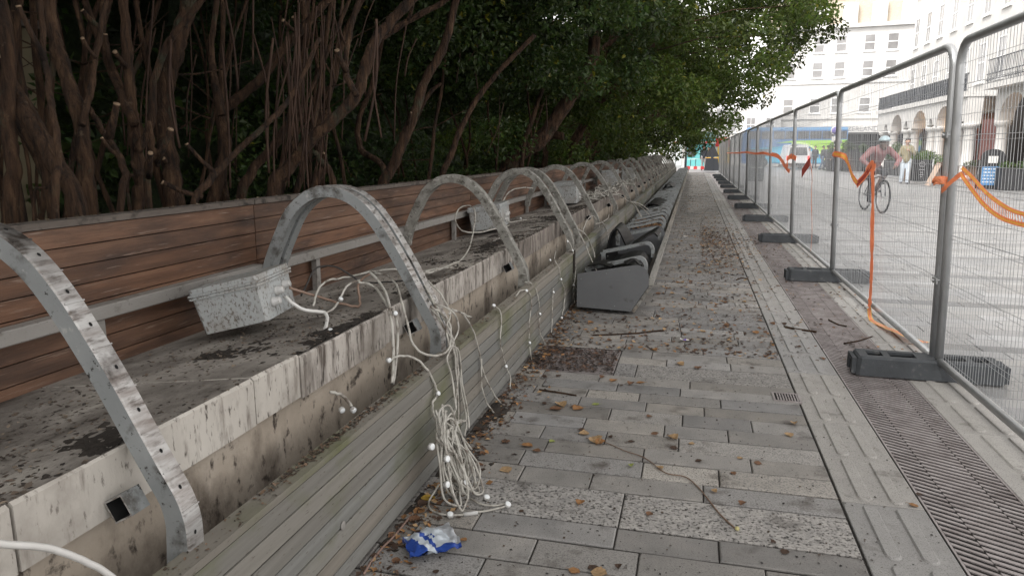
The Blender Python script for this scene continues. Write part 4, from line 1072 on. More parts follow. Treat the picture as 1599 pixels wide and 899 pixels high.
# brick wing nearer the viewer
br = MB(); br.box(14.6, 22, 30.5, 39.38, 4.35, 15.6); br.build('brick_wall', M['brick'], t)
q = MB()
for y in (30.7, 33.7, 36.4, 39.0): q.box(14.45, 14.598, y-.34, y+.34, 4.36, 15.6)
q.box(14.4, 14.59, 30.5, 39.38, 15.61, 16.1); q.box(14.42, 14.59, 31.04, 33.3, 8.55, 8.9); q.box(14.42, 14.59, 34.1, 36.0, 8.55, 8.9); q.box(14.42, 14.59, 36.8, 38.6, 8.55, 8.9)
q.build('white_pilasters', M['white_paint'], t)
for y in (32.2, 35.05, 37.7):
    for z0, h_ in ((4.7,2.9),(9.6,2.2),(13,1.6)): add_window(t, (14.598, y, z0), (0,1,0), 1.15, h_, (-1,0,0))
w2 = MB(); prev = 39.3; w2x = 12.9
for a0, a1 in ((33.6,36.4),(29.6,32.4)):
    arch_wall(w2, w2x, w2x+.6, a0-.45, a1+.45, 0, 2.75, 4.1, a0, a1)
w2.box(w2x, w2x+.6, 26.5, 29.1, 2.75, 4.1)
w2.box(w2x-.55, w2x+1.65, 26.5, 37.0, 4.103, 4.35); w2.build('arcade_wall', M['white_paint'], t)
for y in (36.62, 33.38, 32.62, 29.35):
    c = MB(); c.lathe((w2x+.3, y, 0), [(.34,0),(.34,.25),(.25,.3),(.23,2.45),(.26,2.5),(.33,2.56),(.36,2.66),(.36,2.745)], 14); c.build('column', M['white_paint'], t)
r_ = MB()
for z in (4.5, 4.75, 5.36): r_.box(w2x-.50, w2x-.46, 26.6, 36.9, z-.02, z+.02)
for y in np.arange(26.7, 36.9, .16): r_.box(w2x-.49, w2x-.47, y-.011, y+.011, 4.36, 5.34)
r_.build('balcony_railing', M['dark_iron'], t)
d = MB(); d.box(14.3, 14.36, 26.5, 39.2, .02, 4.1); d.build('dark_shopfront', M['black_board'], t)
d = MB(); d.box(13.2, 13.26, 37.1, 39.1, .02, 2.9); d.build('shopfront', M['oxblood'], t)
for y in (31, 34.2, 35.6):
    g = MB(); g.box(14.24, 14.295, y-.6, y+.6, .6, 2.9); g.build('shop_pane', M['glass'], t)
for x_, y, z in [(AX+.9,50.9,2.62),(AX+.9,47.3,2.62),(AX+.9,43.7,2.62),(w2x+.8,34.4,2.75)]:
    l = MB(); l.lathe((x_, y, z), [(.03,-.02),(.13,.02),(.17,.12),(.13,.22),(.04,.26)], 12); h = l.build('lantern', M['lampglow'], t)
    l = MB(); l.tube([(x_,y,z+.26),(x_,y,3.9)], .02, 6); l.build('hanger', M['dark_iron'], h)

# ---- white terrace across the far end, with dormers and an awning
ang = R(-8); U = Vector((math.cos(ang), math.sin(ang), 0)); Nn = Vector((math.sin(ang), -math.cos(ang), 0)); O = Vector((8.0, 79.2, 0)); Zv = Vector((0,0,1))
t = thing('terrace_building', 'tall white terrace across the far end, with dormers in a tan roof band', 'building', tuple(O))
def TB(mb, u0, u1, d0, d1, z0, z1): mb.obox(O + U*((u0+u1)/2) - Nn*((d0+d1)/2) + Zv*((z0+z1)/2), U*((u1-u0)/2), Nn*((d1-d0)/2), Zv*((z1-z0)/2))
m = MB(); TB(m, -1.5, 26, 0, 10, 0, 13.2); TB(m, -1.6, 26.1, -.35, 10.2, 13.203, 13.55); TB(m, -1.5, 26, -.14, -.002, 4.6, 4.85); TB(m, -1.5, 26, -.10, -.002, 8.0, 8.12)
m.build('wall', M['white_paint'], t)
m = MB(); TB(m, -1.4, 14.5, .6, 9, 13.56, 16.1); m.build('tan_roof_storey', M['brick'], t)
m = MB(); TB(m, -1.6, 14.7, .4, 9.3, 16.11, 18.0); m.build('roof', M['slate'], t)
for k in range(6):
    m = MB(); TB(m, .3+2.55*k, 1.65+2.55*k, .05, .598, 13.56, 15.5); m.build('dormer', M['white_paint'], t)
m = MB(); TB(m, 15.5, 22, 1, 9, 13.56, 18.5); m.build('end_block', M['white_paint'], t)
for z0, h_ in ((5.2,1.45),(8.6,1.5),(11.0,1.55)):
    for k in range(11):
        u_ = 1.0 + 2.25*k + (.25 if k % 2 else 0)
        if z0 > 10.5 and k > 4: continue
        add_window(t, O + U*u_ + Nn*.002 + Zv*z0, U, 1.0, h_, Nn, 0)
m = MB(); TB(m, 4.2, 11.8, -1.8, -.02, 3.25, 3.9); aw = m.build('awning', M['white_paint'], t)
m = MB(); TB(m, 4.0, 12.5, -.04, -.003, .2, 3.1); m.build('dark_shopfront', M['black_board'], t)
cu = bpy.data.curves.new('lettering', 'FONT'); cu.body = 'TZERLAND'; cu.size = .62; cu.extrude = .01; cu.align_x = 'CENTER'; cu.space_character = 1.0
tmp = bpy.data.objects.new('lettering', cu); C.objects.link(tmp)
bpy.context.view_layer.update()
me = bpy.data.meshes.new_from_object(tmp.evaluated_get(bpy.context.evaluated_depsgraph_get())); bpy.data.objects.remove(tmp)
me.materials.clear(); me.materials.append(plain('grey_lettering', (.28,.28,.29)))
lt = bpy.data.objects.new('lettering', me); C.objects.link(lt); lt.parent = aw
pos = O + U*7.75 + Nn*1.815 + Zv*3.36
lt.matrix_basis = Matrix.Translation(pos - OFF[aw.name]) @ Matrix.Rotation(ang, 4, 'Z') @ Matrix.Rotation(R(90), 4, 'X')

# ---- low buildings at the end of the path
t = thing('turquoise_shop', 'turquoise painted shopfront with white upper storey at the end of the path', 'building', (0, 74, 0))
tq = plain('turquoise_paint', (.13,.42,.42))
m = MB(); m.box(-1.0, 1.9, 74, 80, 0, 3.1); m.build('lower_wall', tq, t)
m = MB(); m.box(-1.0, 1.9, 74.02, 80, 3.105, 7.6); m.build('upper_wall', M['white_paint'], t)
m = MB(); m.prism([(73.1,2.55),(74.0,3.2),(74.0,3.3),(73.0,2.7)], 'x', -.9, 1.8); m.build('awning', plain('dark_green_canvas', (.05,.09,.09)), t)
m = MB(); m.box(-.7, .0, 73.95, 73.998, .9, 2.2); m.build('shop_pane', M['glass'], t)
add_window(t, (.75, 74.015, 3.9), (1,0,0), 1.0, 1.4, (0,-1,0)); add_window(t, (-.4, 74.015, 5.9), (1,0,0), .9, 1.2, (0,-1,0))
t = thing('red_fronted_shop', 'low pale shop with a red and yellow fascia beside the turquoise one', 'building', (3.2, 75, 0))
m = MB(); m.box(1.95, 8.0, 75, 81, 0, 5.6); m.build('wall', M['white_paint'], t)
m = MB(); m.box(1.97, 3.4, 74.9, 74.997, 1.9, 2.75); m.build('red_fascia', plain('red_fascia', (.55,.04,.04)), t)
m = MB(); m.box(2.2, 3.4, 74.9, 74.996, .3, 1.88); m.build('yellow_panel', plain('yellow_panel', (.70,.45,.06)), t)
for x in (3.4, 5.2, 7.0): add_window(t, (x, 74.995, 3.3), (1,0,0), .9, 1.4, (0,-1,0))
t = thing('side_terrace', 'plain white terrace seen between the tree tips and the bus', 'building', (-8, 78, 0))
m = MB(); m.box(-16, -1.3, 76.5, 86, 0, 9); m.build('wall', M['white_paint'], t)
m = MB(); m.box(-16.2, -1.1, 76.3, 86.2, 9.005, 9.6); m.build('roof', M['slate'], t)
for x in np.arange(-14, -2, 2.4):
    for z in (1.2, 4.4): add_window(t, (x, 76.495, z), (1,0,0), 1.0, 1.6, (0,-1,0))
m = MB(); p = onZ(1067, 262); m.box(p.x-.16, p.x+.16, p.y-.16, p.y+.16, 0, 2.75); m.box(p.x-.2, p.x+.2, p.y-.2, p.y+.2, 2.751, 2.85)
tag(m.build('white_post', M['white_paint']), 'square white post at the end of the bench, before the turquoise shop', 'post')
t = thing('street_lantern', 'small lit amber lantern on a dark post by the white post', 'lamp', (-.75, 63, 0))
m = MB(); m.tube([(-.72,63,0),(-.72,63,2.35)], .10, 10); m.build('post', M['dark_iron'], t)
m = MB(); m.lathe((-.72,63,2.36), [(.08,0),(.14,.04),(.14,.26),(.05,.34)], 10); m.build('lantern', M['lampglow'], t)
# red and white barrier boards
def plank_bar(x0, x1, y, z0, z1, lab, legs=True):
    t = thing('barrier_board', lab, 'barrier', ((x0+x1)/2, y, 0)); m = MB(); n = 8
    for k in range(n): m.box(x0+(x1-x0)*k/n, x0+(x1-x0)*(k+1)/n, y, y+.03, z0, z1, k % 2)
    m.build('board', [plain('barrier_red', (.55,.05,.05)), M['white_paint']], t)
    for x in (x0+.1, x1-.1):
        m = MB(); m.box(x-.03, x+.03, y+.035, y+.07, 0, z1+.03); m.build('leg', M['dark_iron'], t)
plank_bar(-.55, 1.5, 56, .10, .32, 'low red and white barrier board on the ground at the path end')
plank_bar(-1.6, 1.6, 60, 2.05, 2.20, 'high red and white height bar across the end of the path')
# dark roadworks sign seen from behind
p = onZ(1111, 267); t = thing('roadworks_sign', 'black folding roadworks sign with triangular top, at the path end', 'sign', (p.x, p.y, 0))
m = MB(); w_ = .5
m.prism([(p.x-w_, 1.05), (p.x+w_, 1.05), (p.x+.03, 1.98), (p.x-.03, 1.98)], 'y', p.y, p.y+.04); m.build('triangle', M['black_board'], t)
m = MB(); m.box(p.x-.48, p.x+.48, p.y, p.y+.03, .93, .98); m.build('yellow_rail', M['tape_yellow'], t)
m = MB(); m.prism([(p.x-.55,.03),(p.x+.55,.03),(p.x+.42,.92),(p.x-.42,.92)], 'y', p.y+.005, p.y+.04); m.prism([(p.x-.12,.035),(p.x+.12,.035),(p.x+.07,1.5),(p.x-.07,1.5)], 'y', p.y-.05, p.y-.005); m.build('base_sheet', plain('dark_sheet', (.03,.033,.04)), t)

# ---- double deck bus side on
BY = 69.2; bx0, bx1 = 4.1, 13.0
t = thing('bus', 'double deck bus in blue and bright green, side on behind the fence', 'bus', ((bx0+bx1)/2, BY, 0))
blue = plain('bus_blue', (.09,.20,.40), .3); green = plain('bus_green', (.33,.56,.10), .3); sky_b = plain('bus_sky_blue', (.10,.42,.60), .3); lime = plain('bus_lime_line', (.62,.80,.38), .3); pale = plain('bus_pale', (.55,.62,.66), .3)
m = MB(); m.prism([(bx0+.15,.35),(bx1,.35),(bx1,3.25),(bx1-.1,3.55),(bx0+.55,3.55),(bx0+.2,3.2),(bx0,1.9)], 'y', BY, BY+2.4); m.build('body', blue, t)
m = MB(); m.box(bx0+.5, bx1-.02, BY-.012, BY+.2, 3.30, 3.52); m.build('roof_band', plain('roof_blue', (.16,.33,.55), .3), t)
m = MB(); m.prism([(7.0,2.15),(8.4,2.36),(13.0,2.44),(13.0,.4),(11.4,.4),(10.9,1.2),(9.8,1.95),(8.4,2.2)], 'y', BY-.010, BY-.001); m.build('green_livery', green, t)
m = MB(); m.prism([(5.0,1.72),(7.3,1.85),(8.6,2.1),(9.7,1.9),(10.6,1.25),(11.0,.6),(11.0,.42),(5.0,.42)], 'y', BY-.016, BY-.011); m.build('blue_swoosh', sky_b, t)
m = MB(); P = [Vector((x, BY-.020, z)) for x, z in ((8.4,2.15),(9.4,2.12),(10.3,1.75),(10.9,1.2),(11.25,.6))]; ribbon(m, P, .16, (0,0,1), 0, 0); m.build('lime_line', lime, t)
m = MB(); m.lathe((9.6, BY-.025, 1.45), [(.42,0),(.42,.005)], 20, axis='y'); m.build('blue_disc', plain('disc_blue', (.08,.3,.6)), t)
for i in range(8):
    a = 4.75 + i*1.03; m = MB(); m.box(a, a+.95, BY-.014, BY-.003, 2.52, 3.2); m.build('upper_window', M['glass'], t)
for a, b_ in ((4.5,5.5),(5.6,6.7),(11.2,12.2),(12.25,12.9)):
    m = MB(); m.box(a, b_, BY-.022, BY-.017, 1.0, 1.62); m.build('lower_window', M['glass'], t)
for x in (6.0, 11.6):
    m = MB(); m.lathe((x, BY-.03, .48), [(.40,0),(.48,.04),(.48,.25)], 20, axis='y'); wh = m.build('wheel', M['rubber'], t)
    m = MB(); m.lathe((x, BY-.045, .48), [(.2,0),(.26,.012)], 14, axis='y'); m.build('hub', M['galv'], wh)

# ---- white van seen from behind, in front of the bus
p = onZ(1232, 263); vx, vy = p.x, p.y - 5
t = thing('van', 'small white van seen from behind in front of the bus', 'van', (vx, vy, 0))
m = MB(); m.prism([(vx-.85,.35),(vx+.85,.35),(vx+.86,1.05),(vx+.72,1.85),(vx+.6,1.95),(vx-.6,1.95),(vx-.72,1.85),(vx-.86,1.05)], 'y', vy, vy+4.2); m.build('body', plain('van_white', (.72,.73,.74), .3), t)
m = MB(); m.prism([(vx-.68,1.12),(vx+.68,1.12),(vx+.6,1.72),(vx-.6,1.72)], 'y', vy-.012, vy-.002); m.build('rear_window', M['glass'], t)
m = MB(); m.box(vx-.86, vx+.86, vy-.08, vy-.002, .32, .52); m.build('bumper', M['rubber'], t)
for s_ in (-1,1):
    m = MB(); m.box(vx+s_*.78-.07, vx+s_*.78+.07, vy-.03, vy-.002, .75, 1.08); m.build('tail_light', plain('tail_red', (.5,.03,.03), .3, emit=((1,.05,.03), .6)), t)
    m = MB(); m.lathe((vx+s_*.70-.1, vy+.6, .32), [(.26,0),(.32,.03),(.32,.17),(.26,.2)], 18, axis='x'); m.build('wheel', M['rubber'], t)
# ---- litter bin cabinet, round road sign, tall posts
p = onZ(1180, 283); t = thing('utility_cabinet', 'dark grey square cabinet standing just beyond the far fence panels', 'cabinet', (p.x, p.y, 0))
m = MB(); m.box(p.x-.36, p.x+.36, p.y, p.y+.7, .06, 1.28); m.build('body', plain('cabinet_grey', (.07,.085,.09)), t)
m = MB(); m.prism([(p.x-.40,1.281),(p.x+.40,1.281),(p.x+.34,1.36),(p.x-.34,1.36)], 'y', p.y-.04, p.y+.74); m.build('lid', plain('cabinet_lid', (.06,.07,.075)), t)
m = MB(); m.box(p.x-.28, p.x+.28, p.y-.012, p.y-.002, .62, .68); m.build('slot', M['galv'], t)
m = MB(); m.box(p.x-.33, p.x+.33, p.y+.05, p.y+.65, 0, .058); m.build('plinth', M['black_board'], t)
p = onY(1305, 204, 60); t = thing('road_sign', 'round purple blue and white road sign on a thin pole near the bus', 'road sign', (p.x, 60, 0))
m = MB(); m.tube([(p.x,60,0),(p.x,60,p.z+.5)], .04, 8); m.build('pole', M['galv'], t)
m = MB(); m.lathe((p.x,59.94,p.z), [(.36,0),(.36,.03)], 24, axis='y'); dsc = m.build('disc', M['white_paint'], t)
m = MB(); m.lathe((p.x,59.93,p.z), [(.28,0),(.28,.005)], 24, axis='y'); m.build('inner_disc', plain('sign_purple', (.16,.13,.38)), dsc)
m = MB(); m.box(p.x-.26, p.x+.26, 59.95, 59.97, p.z-.85, p.z-.45); m.build('plate', M['white_paint'], t)

# ---- planters, menu screens and A boards along the arcade
def planter(x0, x1, y0, y1, h, lab, bush=(.5, 900), wood=False, tone=(1,1,1), seed=0):
    t = thing('planter', lab, 'planter', ((x0+x1)/2, (y0+y1)/2, 0), 'planters along the arcade')
    m = MB(); e = .05
    m.box(x0, x1, y0, y0+e, .03, h); m.box(x0, x1, y1-e, y1, .03, h); m.box(x0, x0+e, y0+e+.001, y1-e-.001, .03, h); m.box(x1-e, x1, y0+e+.001, y1-e-.001, .03, h)
    m.build('trough', plain('planter_wood', (.16,.11,.08)) if wood else M['black_board'], t)
    m = MB(); m.box(x0+e, x1-e, y0+e, y1-e, .05, h-.08); m.build('earth', M['soil'], t)
    bh, n = bush; k = max(3, int((x1-x0+y1-y0)*2.2)); r = np.random.default_rng(seed)
    cc = np.c_[r.uniform(x0+.1, x1-.1, k), r.uniform(y0+.1, y1-.1, k), r.uniform(h, h+bh*.65, k)]; rr = np.c_[r.uniform(.22,.4,(k,2)), r.uniform(.22,.42,k)*min(1, bh/.5)]
    V, F, c = leaf_cloud(cc, rr, n, .085, seed=seed, tone=tone, yel=.01)
    nmesh('foliage', V, F, M['bush'], c, t)
p = onZ(1578, 298); planter(p.x-.35, p.x+.9, p.y, p.y+.6, .82, 'long black planter with low plants at the far right, under the arch', (.22, 700), seed=1)
p = onZ(1510, 283); planter(p.x-.1, p.x+.9, p.y+.4, p.y+1.2, .72, 'brown wooden planter with a grey leafy shrub by the fence posts', (.35, 900), True, (1.3,1.15,1.6), 2)
p = onZ(1462, 284); planter(p.x-.3, p.x+.7, p.y+1, p.y+3.2, .78, 'wooden planter of tall green shrubs behind the leaning board', (.75, 2600), True, (1,1.05,.9), 3)
p = onZ(1432, 284); planter(p.x-.35, p.x+.55, p.y+.8, p.y+1.6, .82, 'planter of bright green shrubs behind the black menu screen', (.55, 1500), True, (1.2,1.2,.8), 6)
p = onZ(1400, 276); planter(p.x+.3, p.x+1.3, p.y+1, p.y+4.5, .9, 'planter with the tallest hedge, right behind the standing man', (1.15, 3800), False, (.8,.95,.9), 4)
p = onZ(1325, 268); planter(p.x-1.4, p.x+1.6, p.y, p.y+.9, 1.35, 'dark planter box with bushes left of the cyclist, below the awning', (.95, 3000), False, (.8,.95,.9), 5)
def a_board(p, w_, h, lab, paper=True):
    t = thing('a_board', lab, 'sign board', (p.x, p.y, 0)); x, y = p.x, p.y
    n = 10; top = [(x + w_/2*math.cos(math.pi*i/n), h-.28 + .28*math.sin(math.pi*i/n)) for i in range(n+1)]
    m = MB(); m.prism([(x-w_/2,.02),(x+w_/2,.02)] + top, 'y', y, y+.04); m.build('front_board', M['black_board'], t)
    m = MB(); m.prism([(x-w_/2+.02,.02),(x+w_/2-.02,.02),(x+w_/2-.02,h-.4),(x-w_/2+.02,h-.4)], 'y', y+.35, y+.38); m.build('back_board', M['black_board'], t)
    for s_ in (-1,1):
        m = MB(); m.obox((x+s_*(w_/2-.01), y+.20, h*.42), (.012,0,0), (0,.16,-h*.30), (0,.012,.012)); m.build('strut', M['galv'], t)
    m = MB(); m.box(x-w_/2+.07, x+w_/2-.07, y-.006, y-.0005, .16, .86); bl = m.build('chalk_panel', plain('chalk_blue', (.09,.22,.42)), t)
    m = MB(); rr = random.Random(3)
    for k in range(5):
        a = x-w_/2+.12
        for q in range(4):
            b_ = a + rr.uniform(.06,.14)
            if b_ < x+w_/2-.1: m.box(a, b_, y-.009, y-.0065, .26+.12*k, .30+.12*k)
            a = b_+.03
    m.build('chalk_marks', plain('chalk_white', (.6,.66,.72)), bl)
    m = MB(); m.box(x-.16, x+.16, y-.006, y-.0005, .98, 1.24); m.build('paper_notice', M['white_paint'], t)
a_board(onZ(1545, 296), .80, 1.5, 'arched black A board with blue chalk panel and white paper notice')
# black fabric screen with an emblem
p = onZ(1437, 287); t = thing('menu_screen', 'black fabric cafe screen with round pale emblem, right of the standing man', 'screen', (p.x, p.y, 0))
m = MB(); m.box(p.x-.42, p.x+.40, p.y, p.y+.015, .12, 1.05); sc = m.build('fabric', M['black_board'], t)
for s_ in (-.44, .42):
    m = MB(); m.tube([(p.x+s_,p.y,0),(p.x+s_,p.y,1.08)], .018, 8); m.build('pole', M['galv'], t)
m = MB(); cxx = p.x
m.tube([Vector((cxx+.11*math.cos(a), p.y-.008, .84+.11*math.sin(a))) for a in np.linspace(0,6.28,17)[:-1]], .011, 5, closed=True)
m.tube([Vector((cxx+.055*math.cos(a), p.y-.008, .84+.055*math.sin(a))) for a in np.linspace(.6,5.6,9)], .010, 5)
for wd, z in ((.24,.62),(.12,.50),(.16,.40),(.10,.31)): m.box(cxx-wd/2, cxx+wd/2, p.y-.008, p.y-.002, z-.014, z+.014)
m.build('emblem', plain('emblem_grey', (.40,.40,.41)), sc)
# leaning wooden sandwich board seen from its side
p = onZ(1453, 290); q = onZ(1466, 288); t = thing('sandwich_board', 'folding wooden sandwich board seen edge on beside the planters', 'sign board', (p.x+.3, p.y, 0))
for s_, nm in ((1,'pale_leaf'), (-1,'dark_leaf')):
    m = MB(); m.obox((p.x+.28+(-.19 if s_ > 0 else .17), p.y+.1, .48), Vector((.38*s_,0,.94)).normalized()*.52, (0,.28,0), Vector((.94*s_,0,-.38)).normalized()*.022)
    m.build(nm, plain('pale_timber', (.50,.38,.30)) if s_ > 0 else plain('dark_red_timber', (.16,.08,.06)), t)
# ---- outdoor tables and stuff by the turquoise shop
for k, (px, py) in enumerate(((1078,262),(1086,261))):
    p = onZ(px, py); t = thing('cafe_table', ['small pale cafe table outside the turquoise shop, by the white post','small pale cafe table outside the turquoise shop, by the dark figures'][k], 'table', (p.x, p.y, 0))
    m = MB(); m.lathe((p.x,p.y,.72), [(.38,0),(.38,.03)], 16); m.build('table_top', M['white_paint'], t)
    m = MB(); m.lathe((p.x,p.y,0), [(.22,0),(.2,.03),(.03,.05),(.03,.718)], 10); m.build('pedestal', M['dark_iron'], t)
# ================================================================== PEOPLE
def person(name, label, cat, loc, rz, bones, cols, vox=.02, scale=1.0, group=None, extra=()):
    """bones: (a, b, ra, rb, zone); grown into ONE continuous body by remeshing"""
    mb = MB()
    for a, b, ra, rb, zn in bones:
        a, b = Vector(a), Vector(b); L = (b-a); n = 7
        pts = []; rs = []
        d = L.normalized() if L.length > 1e-6 else Vector((0,0,1))
        for i in range(-3, n+4):
            if i < 0: s_ = -ra*math.cos(math.pi/2*(i+3)/3); pts.append(a + d*s_); rs.append(max(ra*math.sin(math.pi/2*(i+3)/3), .001))
            elif i <= n: pts.append(a + L*(i/n)); rs.append(ra + (rb-ra)*i/n)
            else: s_ = rb*math.sin(math.pi/2*(i-n)/3); pts.append(b + d*s_); rs.append(max(rb*math.cos(math.pi/2*(i-n)/3), .001))
        mb.tube(pts, rs, 12)
    me = bpy.data.meshes.new('tmp'); me.from_pydata(mb.v, [], mb.f)
    bm = bmesh.new(); bm.from_mesh(me); bmesh.ops.recalc_face_normals(bm, faces=bm.faces); bm.to_mesh(me); bm.free()
    ob = bpy.data.objects.new('tmp', me); C.objects.link(ob)
    md = ob.modifiers.new('r', 'REMESH'); md.mode = 'VOXEL'; md.voxel_size = vox
    sm = ob.modifiers.new('s', 'SMOOTH'); sm.iterations = 2; sm.factor = .5
    bpy.context.view_layer.update()
    nm = bpy.data.meshes.new_from_object(ob.evaluated_get(bpy.context.evaluated_depsgraph_get()))
    bpy.data.objects.remove(ob); bpy.data.meshes.remove(me)
    zones = []; 
    for *_, zn in bones:
        if zn not in zones: zones.append(zn)
    nm.materials.clear()
    for z in zones: nm.materials.append(cols[z])
    k = len(nm.polygons); cen = np.empty(k*3); nm.polygons.foreach_get('center', cen); cen = cen.reshape(-1,3)
    best = np.full(k, 9.); idx = np.zeros(k, int)
    for a, b, ra, rb, zn in bones:
        A, B = np.array(a, float), np.array(b, float); L = B-A; tt = np.clip(((cen-A)@L)/max((L@L),1e-9), 0, 1)
        d = np.linalg.norm(cen - (A + tt[:,None]*L), axis=1) / (ra + (rb-ra)*tt)
        u = d < best; best[u] = d[u]; idx[u] = zones.index(zn)
    nm.polygons.foreach_set('material_index', idx.astype(np.int32)); nm.polygons.foreach_set('use_smooth', np.ones(k, bool))
    nm.transform(Matrix.Scale(scale, 4)); nm.name = 'person'
    o = bpy.data.objects.new(name, nm); C.objects.link(o); o.location = loc; o.rotation_euler = (0,0,rz)
    tag(o, label, cat, group)
    OFF[o.name] = Vector((0,0,0))
    for nme, emb, m_ in extra:
        c = emb.build(nme, m_, o); c.data.transform(Matrix.Scale(scale, 4))
    return o
SK = plain('skin', (.42,.26,.19), .6)
def fingers(wr, d, s_, z='skin', r=.0095):
    """palm and five unequal slightly curled fingers from a wrist, pointing along d"""
    wr, d = Vector(wr), Vector(d).normalized(); s_ = Vector(s_).normalized(); n = d.cross(s_)
    out = [(wr, wr + d*.085, .030, .036, z)]
    for i, (o_, L) in enumerate(((-.030,.062),(-.010,.074),(.010,.070),(.030,.055))):
        k = wr + d*.085 + s_*o_; m_ = k + d*L*.55 + n*.012; e = m_ + d*L*.35 + n*.030
        out += [(k, m_, r, r*.92, z), (m_, e, r*.92, r*.8, z)]
    t0 = wr + d*.03 - s_*.034; t1 = t0 + d*.035 - s_*.025; out += [(t0, t1, .012, .010, z), (t1, t1 + d*.03 - s_*.004, .010, .009, z)]
    return out
def head(c, f=(0,1,0)):
    c, f = Vector(c), Vector(f); s_ = Vector((0,0,1)).cross(f)
    return [(c + Vector((0,0,.035)) - f*.012, c + Vector((0,0,.012)) + f*.006, .092, .090, 'skin'), (c + f*.02 + Vector((0,0,-.045)), c + f*.035 + Vector((0,0,-.080)), .068, .048, 'skin'),
            (c + f*.093 + Vector((0,0,.01)), c + f*.112 + Vector((0,0,-.028)), .012, .017, 'skin'),
            (c + s_*.088, c + s_*.094 + Vector((0,0,-.03)), .017, .012, 'skin'), (c - s_*.088, c - s_*.094 + Vector((0,0,-.03)), .017, .012, 'skin'),
            (c + f*.098 + Vector((0,0,-.062)) + s_*.018, c + f*.098 + Vector((0,0,-.062)) - s_*.018, .009, .009, 'lip')]
def hair_cap(c, f=(0,1,0), low=0.0):
    m = MB(); c, f = Vector(c), Vector(f); V = []; F = []; n, k = 16, 7; s_ = Vector((0,0,1)).cross(f)
    for i in range(k+1):
        th = math.radians(8 + 92*i/k)
        for j in range(n):
            a = 2*math.pi*j/n; lo = th*(1.0 if math.cos(a) < .3 else .66)
            V.append(c + Vector((0,0,.045)) - f*.012 + (f*math.cos(a) + s_*math.sin(a))*.106*math.sin(lo) + Vector((0,0,1))*(.106*math.cos(lo)))
    for i in range(k):
        for j in range(n): F.append((i*n+j, i*n+(j+1)%n, (i+1)*n+(j+1)%n, (i+1)*n+j))
    F.append(tuple(range(n))); F.append(tuple(k*n + j for j in range(n-1,-1,-1)))
    m.add(V, F, 0, None, True); return m
def eyes(c, f=(0,1,0)):
    m = MB(); c, f = Vector(c), Vector(f); s_ = Vector((0,0,1)).cross(f)
    for k in (-1, 1): m.lathe(c + f*.090 + s_*(.034*k) + Vector((0,0,.006)), [(.003,-.010),(.011,-.006),(.012,.0),(.011,.006),(.003,.010)], 8)
    return m
def standing(step=.0, arms='down', top='top', legs='legs', wide=1.0, bag=False):
    hip, kn, sh = .94, .50, 1.45
    B = [((0,0,.98),(0,0,1.12),.150*wide,.145*wide,legs if False else top), ((-.04,0,1.15),(-.06,0,1.36),.135*wide,.125*wide,top), ((.04,0,1.15),(.06,0,1.36),.135*wide,.125*wide,top),
         ((-.15,0,1.44),(.15,0,1.44),.075,.075,top), ((0,0,1.44),(0,.01,1.56),.058,.052,'skin'), ((-.07,0,.95),(.07,0,.95),.125,.125,legs)]
    for s_, st in ((-1, step), (1, -step)):
        K = Vector((.095*s_, .03+st*.5, .50)); A = Vector((.10*s_, st*1.0 - .02, .09 + max(0,-st)*.18))
        B += [((.09*s_,0,.92), K, .095*wide, .070*wide, legs), (K, A, .070*wide, .058*wide, legs), (A, A + Vector((.01*s_, .05, -.045)), .045, .045, 'shoe'), (A + Vector((.01*s_,-.03,-.045)), A + Vector((.02*s_,.16,-.05)), .042, .034, 'shoe')]
        if arms == 'down' or (arms == 'phone' and s_ < 0 and False):
            E_ = Vector((.235*s_, -st*.25-.02, 1.16)); W_ = Vector((.245*s_, -st*.5+.06, .91))
            B += [((.175*s_,0,1.43), E_, .062, .050, top), (E_, W_, .048, .036, top)] + fingers(W_, (W_-E_), (0,1,0))
        else:
            if s_ < 0: E_ = Vector((-.27,.05,1.17)); W_ = Vector((-.08,.25,1.30))
            else: E_ = Vector((.26,.02,1.17)); W_ = Vector((.30,.14,.94))
            B += [((.175*s_,0,1.43), E_, .066, .054, top), (E_, W_, .052, .040, top)] + fingers(W_, (W_-E_), (0,0,1))
    return B + head((0,.02,1.65))
dark = {'skin': SK, 'lip': plain('lip', (.30,.12,.10)), 'top': plain('dark_coat', (.030,.034,.042)), 'legs': plain('dark_trousers', (.035,.04,.055)), 'shoe': plain('black_shoe', (.02,.02,.02))}
HB = plain('black_hair', (.015,.012,.011), .5)
hx = lambda: [('hair', hair_cap((0,.02,1.65)), HB), ('eyes', eyes((0,.02,1.65)), HB)]
# the standing man
p = onZ(1411, 287.5)
cols = dict(dark); cols.update(top=plain('olive_jacket', (.24,.21,.13)), legs=plain('pale_blue_trousers', (.52,.58,.64)), shoe=plain('grey_shoe', (.12,.12,.14)))
person('person', 'young man in olive jacket and loose pale trousers raising one hand to his chest', 'person', (p.x, p.y, 0), R(180-12), standing(.07, 'phone', wide=1.12), cols, .014, 1.10, extra=hx())
